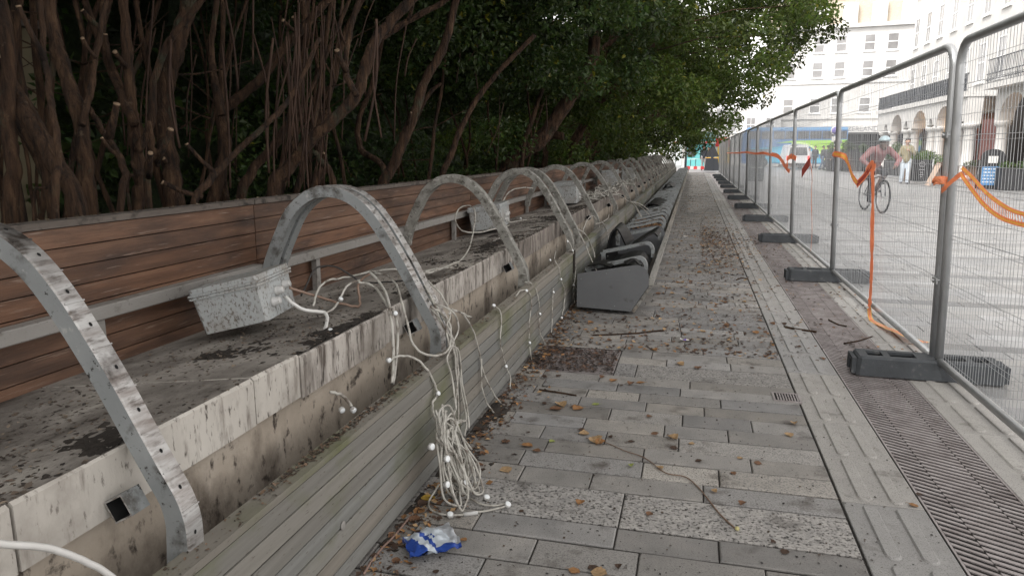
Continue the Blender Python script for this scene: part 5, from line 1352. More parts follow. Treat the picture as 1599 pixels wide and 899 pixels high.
# figures by the bus and by the path end
def at(px, py): q = onZ(px, py); return (q.x, q.y, 0)
far = [(1249, 263, 'person in dark clothes just right of the white van', {}, 1.02, R(40), .0), (1262, 263.5, 'person in a pale top pushing along by the bus', {'top': plain('pale_top', (.5,.5,.52)), 'legs': plain('grey_trousers', (.25,.26,.28))}, .96, R(200), .1),
       (1271, 263, 'tall person in black standing before the green of the bus', {}, 1.06, R(170), .0), (1283, 266, 'left one of the dark pair walking past the bus, in a long coat', {'legs': plain('blue_jeans', (.10,.14,.2))}, 1.04, R(-80), .2),
       (1290, 266.5, 'right one of the dark pair walking past the bus, mid stride', {'top': plain('charcoal_coat', (.05,.052,.06))}, 1.05, R(-80), .26), (1302, 268, 'person in black half hidden by the second fence post', {}, 1.0, R(120), .12),
       (1098, 266.5, 'person in black jacket and grey trousers left of the roadworks sign', {'legs': plain('grey_legs', (.30,.28,.28))}, 1.05, R(0), .05), (1105, 265, 'person in a green brown coat behind the roadworks sign', {'top': plain('green_coat', (.09,.09,.05))}, .98, R(150), .0)]
for px, py, lab, over, sc_, rz, st in far:
    c = dict(dark); c.update(over); person('person', lab, 'person', at(px, py), rz, standing(st), c, .026, sc_, 'distant people on the plaza', extra=hx()[:1])
# ---- cyclist
pr, pf = onZ(1347, 327), onZ(1378.5, 333.5)      # rear wheel, front wheel on the ground (riding towards the viewer)
d = Vector((pf.x-pr.x, pf.y-pr.y, 0)); rz = math.atan2(d.y, d.x) - math.pi/2; cen = (pr+pf)/2
t = thing('bicycle', 'dark bicycle under the cyclist in the pink jacket', 'bicycle', (cen.x, cen.y, 0)); t.rotation_euler = (0,0,rz); OFF[t.name] = Vector((0,0,0))
r_ = .37; hb = .53
for y in (-hb, hb):
    m = MB(); m.tube([Vector((0, y + r_*math.cos(a), r_+.01 + r_*math.sin(a))) for a in np.linspace(0, 2*math.pi, 33)[:-1]], .021, 8, closed=True); w_ = m.build('wheel', M['black_plastic'], t)
    m = MB(); m.tube([Vector((0, y + (r_-.03)*math.cos(a), r_+.01 + (r_-.03)*math.sin(a))) for a in np.linspace(0, 2*math.pi, 33)[:-1]], .011, 6, closed=True); m.lathe((-.04, y, r_+.01), [(.02,0),(.025,.01),(.025,.07),(.02,.08)], 8, axis='x'); m.build('rim', M['galv'], w_)
    m = MB()
    for k in range(16): a = 2*math.pi*k/16; m.tube([Vector((.02*(-1)**k, y, r_+.01)), Vector((0, y+(r_-.03)*math.cos(a), r_+.01+(r_-.03)*math.sin(a)))], .0018, 4)
    m.build('spokes', M['wire'], w_)
F_ = MB(); bb = (0,-.08,.30); st_ = (0,-.22,.82); hd = (0,.40,.86); hd2 = (0,.44,.72)
for a, b in ((bb,st_),((0,-.20,.76),hd),(bb,hd2)): F_.tube([a,b], .018, 8)
for s_ in (-1,1):
    F_.tube([(.03*s_,-hb,.38),(.02*s_,-.09,.30)], .010, 6); F_.tube([(.03*s_,-hb,.38),(.02*s_,-.20,.76)], .009, 6); F_.tube([(.045*s_,hb,.38),(.045*s_,.455,.68)], .012, 6)
F_.tube([(-.045,.455,.68),(.045,.455,.68)], .016, 6); F_.tube([hd2,(0,.385,.98)], .016, 8); F_.build('frame', M['dark_iron'], t)
m = MB(); m.tube(spline([(-.30,.30,1.0),(-.20,.36,1.02),(0,.39,.985),(.20,.36,1.02),(.30,.30,1.0)],4), .014, 8); m.build('handlebar', M['dark_iron'], t)
m = MB(); m.lathe((0,-.24,.86), [(.03,-.02),(.10,.0),(.12,.025),(.06,.05)], 10); m.build('saddle', M['black_plastic'], t)
m = MB(); m.lathe((.05,-.08,.30), [(.095,0),(.095,.008)], 16, axis='x')
m.tube([(.075,-.08,.30),(.085,.06,.20)], .010, 6); m.tube([(-.06,-.08,.30),(-.085,-.22,.40)], .010, 6); m.box(.08,.17,.02,.10,.185,.205); m.box(-.17,-.08,-.26,-.18,.39,.41); m.build('cranks', M['galv'], t)
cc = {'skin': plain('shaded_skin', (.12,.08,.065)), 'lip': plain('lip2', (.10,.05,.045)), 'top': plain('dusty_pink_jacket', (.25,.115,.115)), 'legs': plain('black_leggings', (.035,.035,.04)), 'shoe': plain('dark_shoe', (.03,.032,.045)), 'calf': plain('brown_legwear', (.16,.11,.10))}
H_ = Vector((0,.30,1.50))
B = [((0,-.22,.98),(0,-.14,1.14),.15,.155,'top'), ((0,-.12,1.16),(0,.10,1.34),.165,.155,'top'), ((-.17,.12,1.37),(.17,.12,1.37),.085,.085,'top'), ((0,.14,1.38),(0,.22,1.46),.06,.055,'skin'), ((-.09,-.22,.95),(.09,-.22,.95),.13,.13,'legs')]
for s_, K, A in ((-1,(-.13,.17,.86),(-.11,-.17,.50)), (1,(.13,.13,.66),(.11,.04,.28))):
    K, A = Vector(K), Vector(A)
    B += [((.10*s_,-.20,.95), K, .10, .072, 'legs'), (K, A, .07, .05, 'calf' if s_ < 0 else 'legs'), (A + Vector((0,-.04,-.03)), A + Vector((.01*s_,.15,-.045)), .044, .034, 'shoe')]
    E_ = Vector((.40*s_,.18,1.16)); W_ = Vector((.28*s_,.31,1.02))
    B += [((.20*s_,.12,1.36), E_, .074, .062, 'top'), (E_, W_, .058, .046, 'top')] + fingers(W_ + (W_-E_).normalized()*-.02, Vector((-.5*s_,.6,-.3)), (1,0,0))
B += head(H_, (0,.92,-.39))
helm = MB(); V = []; F = []; n, k = 18, 6
for i in range(k+1):
    th = math.radians(5 + 82*i/k)
    for j in range(n):
        a = 2*math.pi*j/n; ridge = 1 + (.05 if j % 3 == 0 else 0)
        V.append(H_ + Vector((0,.0,.055)) + Vector((math.sin(a)*.118*math.sin(th)*ridge, math.cos(a)*.142*math.sin(th), .118*math.cos(th)*ridge)))
for i in range(k):
    for j in range(n): F.append((i*n+j, i*n+(j+1)%n, (i+1)*n+(j+1)%n, (i+1)*n+j))
F += [tuple(range(n)), tuple(k*n+j for j in range(n-1,-1,-1))]; helm.add(V, F, 0, None, True)
person('person', 'cyclist hunched forward in dusty pink jacket and pale blue helmet', 'person', (cen.x, cen.y, 0), rz, B, cc, .014, 1.05,
       extra=[('helmet', helm, plain('pale_blue_helmet', (.36,.46,.50), .4)), ('hair', hair_cap(H_ - Vector((0,0,.03)), (0,1,0)), HB)])
# ================================================================== CABLES AND LAMP STRINGS
CX = -1.030           # just in front of the cladding
def pth(pts, X=CX):
    out = []
    for q in pts:
        x = q[2] if len(q) > 2 else X
        out.append(onX(q[0], q[1], x))
    return out
def puck(par, p, r=.0112, face=(1,-.4,.5), mi=None):
    """little round lamp: body, lens"""
    f = Vector(face).normalized(); a = f.orthogonal().normalized(); b = f.cross(a); p = Vector(p)
    def ring(z, rr, n=10): return [p + f*z + (a*math.cos(2*math.pi*i/n) + b*math.sin(2*math.pi*i/n))*rr for i in range(n)]
    m = MB(); L = [(-.008, r*.8), (-.008, r), (.004, r), (.006, r*.88)]; vs = []
    for z, rr in L: vs += ring(z, rr)
    m.add(vs, [(i*10+j, i*10+(j+1)%10, (i+1)*10+(j+1)%10, (i+1)*10+j) for i in range(3) for j in range(10)] + [tuple(range(9,-1,-1))], 0, None, True)
    o = m.build('lamp', M['puck'], par)
    m = MB(); vs = ring(.0058, r*.86) + ring(.008, r*.5); m.add(vs, [(j,(j+1)%10,10+(j+1)%10,10+j) for j in range(10)] + [tuple(range(10,20))], 0, None, True)
    m.build('lens', M['puck_lens'], o)
def cable(lab, strands, pucks=(), r=.0042, m=None, sub=7, group='cables on the bench', X=CX, name='cable', cat='cable'):
    strs = [pth(s, X) for s in strands]; b = strs[0][0]
    t = thing(name, lab, cat, tuple(b), group)
    mb = MB()
    for s in strs:
        P = spline(s, sub); f_ = random.random()*90; k_ = len(P)
        mb.tube([p + Vector((mnoise.noise((i*.31+f_,1,0)), mnoise.noise((i*.31+f_,4,0)), mnoise.noise((i*.31+f_,9,0))))*((.0045 if r < .007 else .0015) if 0 < i < k_-1 else 0) for i, p in enumerate(P)], r*.92, 6)
    mb.build('wire', m or M['cable'], t)
    for q in pucks:
        puck(t, onX(q[0], q[1], (q[2] if len(q) > 2 and q[2] else X) + .006), face=q[3] if len(q) > 3 else (1,-.4,.5))
    return t
cable('thick white conduit curving across the bottom left corner', [[(-30,846),(20,850),(70,854),(115,868),(150,884),(180,905),(205,945)]], r=.0075, m=M['cable_clean'], X=-1.12)
cable('stiff white conduit bent down from the nearest junction box', [[(446,463,-1.60),(458,474,-1.56),(474,483,-1.53),(492,486,-1.50),(507,488,-1.47),(511,498,-1.44),(508,512,-1.41),(502,526,-1.385)]], [(516,516,-1.36,(.6,-.3,.9))], r=.0085, m=M['cable_clean'])
cable('brown stained cable running right from the nearest junction box', [[(452,449,-1.60),(470,455,-1.57),(500,464,-1.53),(525,472,-1.50),(548,477,-1.46),(560,478,-1.44),(562,466,-1.44),(559,450,-1.45),(565,436,-1.45),(580,426,-1.44)]], [(532,467,-1.47,(.5,-.3,.9))], r=.0062, m=M['cable_brown'])
cable('thin black cable arching out of the nearest junction box', [[(470,462,-1.62),(480,442,-1.62),(490,422,-1.62),(508,415,-1.60),(528,418,-1.57),(548,430,-1.52),(566,440,-1.47),(600,441,-1.40),(630,438,-1.34),(650,441,-1.28),(672,450,-1.20)]], r=.0045, m=M['cable_black'])
cable('white cable looping over the coping between the junction box and the paired hoops', [[(489,478,-1.52),(493,462,-1.53),(501,446,-1.54),(515,437,-1.54),(535,434,-1.53),(558,429,-1.52),(580,424,-1.50),(605,421,-1.46),(628,420,-1.42),(655,419,-1.38)],
      [(510,488,-1.46),(520,482,-1.46),(528,472,-1.47)], [(532,464,-1.47),(538,452,-1.47),(548,442,-1.47),(566,436,-1.45)]], r=.0052)
cable('pair of thick white cables hanging straight over the coping edge with cut ends', [[(578,425,-1.42),(592,440,-1.36),(604,462,-1.28),(611,500,-1.195),(614,540,-1.18),(614,575,-1.165),(612,598,-1.15)], [(560,440,-1.45),(585,448,-1.40),(600,470,-1.29),(616,490,-1.2),(621,520,-1.19),(619,560,-1.17),(614,600,-1.15)]],
      [(617,489,-1.195,(.8,-.5,.3))], r=.0068, m=M['cable'])
cable('white cable making one big slack loop below the coping', [[(585,426,-1.44),(604,430,-1.38),(618,444,-1.30),(627,470,-1.21),(637,508,-1.16),(644,535,-1.12),(660,551,-1.07),(680,555,-1.04),(698,548,-1.03),(704,530,-1.03),(702,506,-1.04),(690,490,-1.06),(672,478,-1.09)]], r=.0056)
cable('white cable arcing over the ledge to a lamp hanging on the cladding', [[(606,566,-1.17),(616,558,-1.16),(634,555,-1.13),(652,562,-1.09),(668,578,-1.05),(678,598,-1.035),(683,612,-1.03)],
      [(683,617,-1.03),(676,628,-1.03),(676,642,-1.03),(684,664,-1.02),(690,680,-1.0)]], [(607,562,-1.165,(.9,-.4,.1)), (684,614,-1.026)], r=.0055)
cable('short white lamp cable poking out under the coping near the ledge', [[(515,612,-1.20),(528,614,-1.18),(540,622,-1.16),(549,634,-1.145)]], [(552,640,-1.14,(.9,-.4,-.2)), (534,640,-1.17,(.8,-.5,-.3))], r=.0062)
st = [[(655,420,-1.37),(668,452,-1.22),(684,482,-1.12),(698,506,-1.05),(708,532,-1.03),(715,566,-1.03),(713,610,-1.02),(708,660,-1.0),(704,690,-.97)],
      [(640,436,-1.34),(664,470,-1.20),(686,500,-1.09),(706,540,-1.035),(716,580,-1.03),(722,620,-1.02),(728,650,-1.0),(726,680,-.96)],
      [(650,452,-1.26),(680,474,-1.12),(706,486,-1.045),(716,510,-1.03),(706,540,-1.03),(698,560,-1.03),(706,590,-1.03),(712,640,-1.0)],
      [(668,438,-1.20),(690,462,-1.10),(703,490,-1.05),(697,512,-1.04),(702,538,-1.03),(716,548,-1.03),(722,600,-1.02),(730,640,-1.0),(732,668,-.97)],
      [(660,440,-1.22),(676,470,-1.13),(690,505,-1.06),(704,528,-1.035),(711,560,-1.03),(715,620,-1.02),(716,655,-1.0)]]
cable('bundle of off white cables strapped down the paired hoops to the tangle', st, r=.0048)
cable('cable hanging right of the bundle, ending in two lamps on the paving', [[(705,482,-1.05),(722,490,-1.035),(733,505,-1.03),(741,522,-1.03),(748,548,-1.03),(753,575,-1.03),(762,598,-1.02),(772,616,-1.01),(784,632,-1.0),(792,641,-.985)],
      [(700,490,-1.05),(714,486,-1.04),(728,492,-1.03),(738,496,-1.03)], [(752,560,-1.03),(752,600,-1.03),(760,628,-1.02),(772,645,-.99)]], [(805,636,-.96,(.4,-.4,.9)), (776,651,-.99,(.5,-.4,.9)), (815,635,-.945,(.6,-.5,.8))], r=.0046)
cable('lamp string hanging from the ledge with a lamp halfway down the cladding', [[(772,478,-1.07),(780,484,-1.04),(783,500,-1.03),(781,530,-1.03),(784,550,-1.03),(789,568,-1.03)], [(792,576,-1.03),(797,590,-1.02),(795,615,-1.01),(790,640,-.985)]], [(771,477,-1.07,(.5,-.5,.9)), (790,572,-1.026)], r=.0043)
cable('lamp string looping from the ledge down to the paving and back up', [[(806,462,-1.07),(812,454,-1.06),(820,453,-1.05),(828,460,-1.035),(830,475,-1.03),(827,500,-1.03),(826,528,-1.03)], [(827,541,-1.03),(830,560,-1.02),(838,585,-1.0),(842,606,-.98),(842,620,-.96),(836,632,-.94),(826,636,-.94),(815,636,-.945)],
      [(842,620,-.96),(846,606,-.955),(852,592,-.95),(856,578,-.95)]], [(822,454,-1.05,(.5,-.6,.8)), (827,535,-1.026), (858,565,-.945,(.6,-.6,.6))], r=.0043)
cable('lamp string hanging beside the single hoop, bending out to a lamp over the leaves', [[(820,440,-1.09),(830,443,-1.06),(838,455,-1.035),(841,470,-1.03),(843,486,-1.03)], [(843,496,-1.03),(842,515,-1.03),(848,530,-1.02),(856,545,-1.0),(859,560,-.96)]], [(843,490,-1.026)], r=.0043)
cable('lamp string in a narrow loop low on the cladding before the trough', [[(868,392,-1.15),(866,405,-1.08),(873,418,-1.035),(875,432,-1.03)], [(877,440,-1.03),(882,455,-1.03),(881,475,-1.03),(878,492,-1.03)], [(877,500,-1.03),(874,518,-1.02),(868,529,-1.0),(862,524,-1.02),(862,500,-1.03),(863,470,-1.03),(864,450,-1.03)]], [(876,436,-1.026), (877,496,-1.026), (864,456,-1.028), (859,406,-1.12)], r=.0043)
cable('lamp string with three lamps next to the grey trough end', [[(884,372,-1.12),(890,380,-1.08),(894,390,-1.05),(897,402,-1.035),(899,420,-1.03),(897,440,-1.03),(895,444,-1.03)], [(896,448,-1.03),(897,470,-1.03),(902,486,-1.0),(905,495,-.98)], [(897,446,-1.02),(903,455,-.99),(907,462,-.98)], [(908,468,-.975),(909,485,-.975),(905,497,-.975)]],
      [(886,377,-1.11), (894,391,-1.045), (896,445,-1.026), (907,464,-.97)], r=.0045)
# the tangled heap
rr = random.Random(21); T = []
c0 = Vector((-.955, onZ(715,790).y + .04, .0))
strs = []
for k in range(17):
    pts = []; a0 = rr.uniform(0, 6.28); cyy = rr.uniform(-.11,.16); top = rr.uniform(.24,.40); w_ = rr.uniform(.04,.11)
    lean = rr.uniform(.02,.16)
    n = rr.choice((8, 10, 12))
    for i in range(n):
        a = a0 + i*2*math.pi/8*rr.uniform(.9,1.1); h = (math.sin(a)+1)/2
        pts.append(Vector((c0.x + .015 + lean*(1-h) + rr.uniform(-.015,.03), c0.y + cyy*(1.1-h) + math.cos(a)*w_*(1.15-.5*h), max(.012, .015 + top*h + rr.uniform(-.012,.012)))))
    strs.append(pts)
t = thing('cable_tangle', 'tangled heap of off white lamp cable at the foot of the cladding', 'cable', (c0.x, c0.y, 0), 'cables on the bench')
m = MB()
for s in strs: m.tube(spline(s, 6), .0043, 6)
for k in range(7): m.tube(spline([onX(700+5*k, 655, -1.0), c0 + Vector((rr.uniform(0,.06), rr.uniform(-.08,.12), .30)), c0 + Vector((rr.uniform(.02,.1), rr.uniform(-.1,.15), rr.uniform(.1,.2)))], 6), .0043, 6)
g = [onZ(*q, .008) for q in ((682,768),(670,782),(672,794),(684,801),(700,804))]; g[0] = onX(686,755,-.95); m.tube(spline(g, 6), .0043, 6)
m.tube(spline([onZ(*q, .008) for q in ((706,804),(722,803),(744,799),(760,797),(778,793),(792,789)) ], 6), .0043, 6)
m.tube(spline([onZ(*q, .010) for q in ((735,778),(750,786),(770,789),(790,786))], 6), .0043, 6)
m.build('wire', M['cable'], t)
m = MB(); a, b = onZ(724,802.5,.009), onZ(746,800,.009); m.tube([a, b], .008, 8); m.build('connector', M['puck'], t)
for q, z, f in (((674,697),.33,(.9,-.4,.2)),((698,716),.27,(.9,-.4,.3)),((703,803),.018,(.2,-.4,1)),((727,753),.08,(.8,-.5,.4)),((760,776),.012,(.4,-.3,1)),((793,787),.014,(.5,-.3,.9)),((698,756),.17,(.9,-.3,.3))):
    p = onZ(q[0], q[1], z); puck(t, p, .0138, f)
# cables lying on and over the coping farther along
cable('white cables trailing along the blackened coping towards the second junction box', [[(664,424,-1.33),(685,419,-1.38),(705,418,-1.40),(722,412,-1.44),(735,400,-1.50),(752,388,-1.52),(766,386,-1.50),(782,386,-1.46),(798,385,-1.42)],
      [(660,428,-1.30),(682,422,-1.34),(708,412,-1.42),(728,404,-1.46),(745,398,-1.48),(758,388,-1.5),(772,376,-1.54),(790,368,-1.56)], [(812,378,-1.38),(830,372,-1.40),(845,362,-1.42),(862,352,-1.42),(872,342,-1.42),(884,330,-1.40)], [(815,355,-1.62),(830,350,-1.62),(848,344,-1.62),(862,336,-1.6)]], r=.006)
cable('white cable in a tall open loop in front of the second junction box', [[(700,420,-1.42),(718,408,-1.46),(732,388,-1.5),(738,365,-1.55),(742,342,-1.6),(740,326,-1.66),(730,321,-1.72),(718,325,-1.78),(711,338,-1.8),(714,352,-1.74),(724,361,-1.66),(745,363,-1.6),(775,357,-1.62),(795,352,-1.66)]], r=.0062)
cable('white cable arching up out of the second junction box behind the hoops', [[(781,326,-1.80),(785,316,-1.80),(792,303,-1.78),(802,296,-1.74),(818,293,-1.70),(832,294,-1.66)], [(790,343,-1.70),(797,347,-1.66),(808,345,-1.66),(822,343,-1.64)]], [(813,341,-1.62,(.5,-.5,.8))], r=.0065)
cable('cables drooping from the crossed hoops into the nearest trough', [[(880,336,-1.30),(893,348,-1.2),(905,364,-1.1),(915,385,-1.03),(922,402,-.98),(932,424,-.9)], [(886,342,-1.25),(900,356,-1.15),(910,362,-1.08),(918,372,-1.05),(926,390,-1.02),(929,402,-.99)],
      [(910,366,-1.12),(913,352,-1.14),(919,341,-1.15),(926,337,-1.15),(931,343,-1.12)], [(938,344,-1.08),(944,352,-1.04),(949,365,-1.02),(951,385,-.98),(949,400,-.92)], [(930,350,-1.10),(940,347,-1.08),(949,341,-1.08),(951,335,-1.1)]], r=.0062)
rr = random.Random(5); m = MB()
for k in range(34):
    y = rr.uniform(9.6, 15.5); x = rr.uniform(-1.65,-1.18); pts = []; a = rr.uniform(0,6.28); w_ = rr.uniform(.05,.16)
    for i in range(7):
        a += rr.uniform(.6,1.3); pts.append(Vector((x + math.cos(a)*w_, y + math.sin(a)*w_*1.5, cop_z(max(x,-1.7)) + .015 + rr.uniform(0,.13))))
    m.tube(spline(pts, 4), .007, 5)
m.tube(spline([Vector((-1.3 - .2*(k%2), 9.6+.75*k, cop_z(-1.35)+.02)) for k in range(9)], 4), .007, 5)
tag(m.build('cable_heap', M['cable']), 'heap of knotted cables on the coping around the far junction boxes', 'cable', 'cables on the bench')
t = thing('cable', 'fan of white cables splaying from the far cladding ledge into the troughs', 'cable', (-1.05, 12.4, .5), 'cables on the bench'); m = MB(); hub_ = Vector((-1.06, 12.4, .56))
for q in ((-.75,11.2,.40),(-.82,11.9,.34),(-.88,12.6,.30),(-.62,11.6,.36),(-.70,12.9,.34)): m.tube(spline([hub_, hub_.lerp(Vector(q),.5)+Vector((0,0,.05)), Vector(q)], 4), .008, 5)
m.tube(spline([hub_, Vector((-1.2,11.6,.72)), Vector((-1.5,10.8,.76)), Vector((-1.75,10.2,.80))], 5), .008, 5); m.build('wire', M['cable'], t)

# ================================================================== LITTER, LEAVES, STICKS
# crumpled crisp packet
pk = onZ(674, 858); t0 = Vector((pk.x, pk.y+.0, 0))
m = MB(); n1, n2 = 22, 16; V = []; ang = R(38); rr = random.Random(4)
for lay in (1, -1):
    for i in range(n1+1):
        for j in range(n2+1):
            u = (i/n1-.5)*.185; v = (j/n2-.5)*.150*(1 + .25*(i/n1-.5))
            b = max(0, 1-abs(2*i/n1-1)**4)*max(0, 1-abs(2*j/n2-1)**3)
            h = .034 + lay*.014*b + .016*mnoise.noise((u*22, v*22, lay*.3)) + .010*mnoise.noise((u*55, v*55, 4)) + .10*max(0,u)*.5
            uu = u + .008*mnoise.noise((u*30, v*30, 9)); vv = v + .010*mnoise.noise((u*30, v*30, 7))
            V.append(t0 + Vector((uu*math.cos(ang)-vv*math.sin(ang), uu*math.sin(ang)+vv*math.cos(ang), max(h, .002))))
K = (n1+1)*(n2+1)
BL, WH, SI = 0, 1, 2
fs = []; mi = []
for lay in (0, 1):
    for i in range(n1):
        for j in range(n2):
            a = lay*K + i*(n2+1) + j; f = (a, a+n2+1, a+n2+2, a+1); fs.append(f if lay == 0 else f[::-1])
            s_ = i/n1 + .30*j/n2
            mi.append(0 if s_ < .30 else 1 if s_ < .50 else 0 if (s_ < .60 or j < 3) else 1 if s_ < .95 else 2)
            if 8 < i < 13 and 6 < j < 11 and (i+j) % 4 == 0: mi[-1] = 0
m.add(V, fs, 0, None, True); m.m = mi
foil = lambda n, c: mat(n, [tuple(x*.85 for x in c), c], 30, rough=.28, metal=.25, bump=.25, bscale=70)
tag(m.build('crisp_packet', [foil('packet_blue', (.025,.075,.36)), foil('packet_white', (.58,.64,.70)), foil('packet_silver', (.45,.47,.5))]), 'crumpled blue and white crisp packet lying on the paving', 'crisp packet')
def stick(lab, pts, r0, r1, m_=None, nm='stick', z=.006):
    mb = MB(); P = spline([onZ(a, b, z + (c[0] if c else 0)) for a, b, *c in pts], 6); k = len(P); mb.tube(P, [r0+(r1-r0)*i/(k-1) for i in range(k)], 7)
    tag(mb.build(nm, m_ or M['bark']), lab, nm, 'sticks and twigs on the paving')
stick('long thin curved twig lying across the near paving', [(915,683),(945,690),(975,703),(1002,712),(1018,722),(1040,738),(1070,744),(1090,760),(1105,778),(1125,803),(1150,826)], .0018, .0034, plain('twig_brown', (.17,.11,.075)), 'twig')
p = onZ(1151, 825, .008); m = MB(); m.lathe(p, [(.003,-.006),(.009,-.002),(.008,.006),(.002,.010)], 9); tag(m.build('seed_pod', plain('pod_yellow', (.42,.38,.18))), 'pale yellow seed head at the thick end of the long twig', 'seed pod')
stick('straight dark stick lying in front of the grey trough end', [(925,523),(960,522),(995,520),(1032,516)], .006, .008)
stick('dark stick lying across the edge of the slot drain near the tactile paving', [(1224,510),(1245,514),(1275,518)], .010, .009)
stick('curved dark twig on the drain grating', [(1294,499),(1308,506),(1322,509)], .007, .005)
stick('reddish twig on the drain near the fence foot', [(1318,536),(1340,532),(1362,525)], .007, .004)
stick('stick on the paving beside the far guide strip', [(1150,437),(1158,434),(1168,436)], .008, .008)
stick('thin dark stick half under leaves by the manhole cover', [(842,608),(870,612),(900,617)], .006, .005)
stick('pinkish brown root or cord along the foot of the cladding', [(568,896),(580,876),(596,856),(614,838),(634,814),(640,806)], .0048, .0042, plain('cord_brown', (.23,.155,.125)), 'cord')
# dry leaves
LC = {'brown': (.19,.10,.055), 'orange': (.34,.175,.07), 'tan': (.42,.28,.15), 'dark': (.075,.045,.030), 'yellow': (.55,.36,.06), 'green': (.30,.34,.10)}
def leaf_mesh(seed, curl):
    r = random.Random(seed); m = MB(); n = 9; prof = []
    vs = []; lob = [ .0,.42,.80,.62,1.0,.70,.85,.45,.0]
    for i in range(n):
        u = i/(n-1); w_ = (math.sin(math.pi*u)**.7)*.42*(.75+.4*lob[i]*r.uniform(.8,1.2))
        x = u-.5
        for k, s_ in enumerate((-1,-.5,0,.5,1)):
            z = curl*(abs(s_)**1.5*w_*1.3 + .55*x*x) + .05*mnoise.noise((u*5+seed, s_*3, seed)) 
            vs.append((x, s_*w_ + .03*math.sin(u*9+seed), z + .02))
    fs = [(i*5+k, (i+1)*5+k, (i+1)*5+k+1, i*5+k+1) for i in range(n-1) for k in range(4)]
    k0 = len(vs); m.add(vs, fs, 0, None, True)
    m.tube([(-.5,0,.02+.14*curl),(-.62,.02,.03),(-.78,.05,.02)], .012, 4)
    return m
protos = {}
for cn, col in LC.items():
    lm = mat('dry_leaf_' + cn, [tuple(c*.6 for c in col), col, tuple(min(c*1.3,.8) for c in col)], 5, rough=.7, bump=.4, bscale=14, bdist=.03, trans=.15)
    for v in range(3):
        m = leaf_mesh(v*7 + len(cn), (.08,.25,.5)[v]); zmin = min(q[2] for q in m.v); m.v = [(a, b, c-zmin) for a, b, c in m.v]
        o = m.build('fallen_leaf', lm, None, (0,0,0)); C.objects.unlink(o); protos[(cn, v)] = o
LAB = {'brown': 'dry brown fallen leaf on the paving', 'orange': 'dry orange brown fallen leaf on the paving', 'tan': 'pale tan curled leaf lying on the paving', 'dark': 'shrivelled dark brown leaf on the paving', 'yellow': 'yellow fallen leaf lying on the paving', 'green': 'pale green fallen leaf lying on the paving'}
def put_leaf(cn, x, y, size, z=.004, lab=None):
    o = protos[(cn, random.randrange(3))].copy(); C.objects.link(o); o.location = (x, y, z)
    o.scale = (size,)*3; o.rotation_euler = (random.uniform(-.12,.12), random.uniform(-.12,.12), random.uniform(0,6.28))
    tag(o, lab or LAB[cn], 'leaf', 'fallen leaves: ' + cn); return o
for px, py, cn, s_, lab in [(668,781,'yellow',.070,'large yellow leaf against the cladding above the crisp packet'), (655,800,'orange',.055,None), (648,812,'brown',.05,None), (660,790,'dark',.05,None),
        (823,697,'orange',.060,'bright orange brown leaf on the paving right of the cable tangle'), (790,734,'tan',.062,'curled tan leaf just right of the cable tangle'), (770,643,'tan',.05,None), (876,634,'tan',.075,'large pale curled leaf by the manhole cover'), (868,640,'brown',.075,None), (902,639,'orange',.07,None),
        (912,678,'tan',.055,None), (930,690,'tan',.075,None), (938,693,'orange',.06,None), (1050,685,'tan',.065,'tan leaf alone on the middle of the paving'), (958,595,'orange',.06,None), (1062,570,'tan',.06,None), (1000,598,'orange',.055,None), (1090,575,'brown',.06,None), (1180,520,'orange',.06,None),
        (985,600,'brown',.05,None), (1145,740,'brown',.03,None), (930,632,'green',.045,'small pale green leaf near the manhole cover'), (862,690,'green',.035,None), (1232,680,'tan',.05,None), (1240,662,'tan',.04,None), (935,897,'tan',.06,'leaf at the bottom edge of the paving'), (1115,768,'tan',.03,None), (985,728,'green',.03,None),
        (790,690,'brown',.05,None), (760,660,'brown',.05,None), (745,672,'dark',.05,None), (720,720,'brown',.05,None), (838,705,'brown',.045,None), (1030,731,'tan',.04,None), (1052,700,'dark',.04,None), (1080,693,'tan',.03,None), (985,690,'dark',.03,None), (855,555,'orange',.055,None), (862,549,'brown',.06,None), (848,562,'orange',.05,None), (1072,369,'tan',.10,None)]:
    p = onZ(px, py); put_leaf(cn, p.x, p.y, s_, lab=lab)
rr = random.Random(12); cnt = 0
while cnt < 225:
    y = 2.0 + 12*rr.random()**1.2; x = rr.uniform(-1.0, 1.0)
    pr_ = .9 if y > 5 else .22
    if x < -.75: pr_ = 1.0
    if x > .5: pr_ *= .35
    if -.98 < x < -.32 and y > 6.1: continue
    if rr.random() > pr_: continue
    put_leaf(rr.choice(('brown','brown','orange','tan','dark','dark','dark','brown')), x, y, rr.uniform(.024,.055)*(1.05 if y > 5 else .8)); cnt += 1
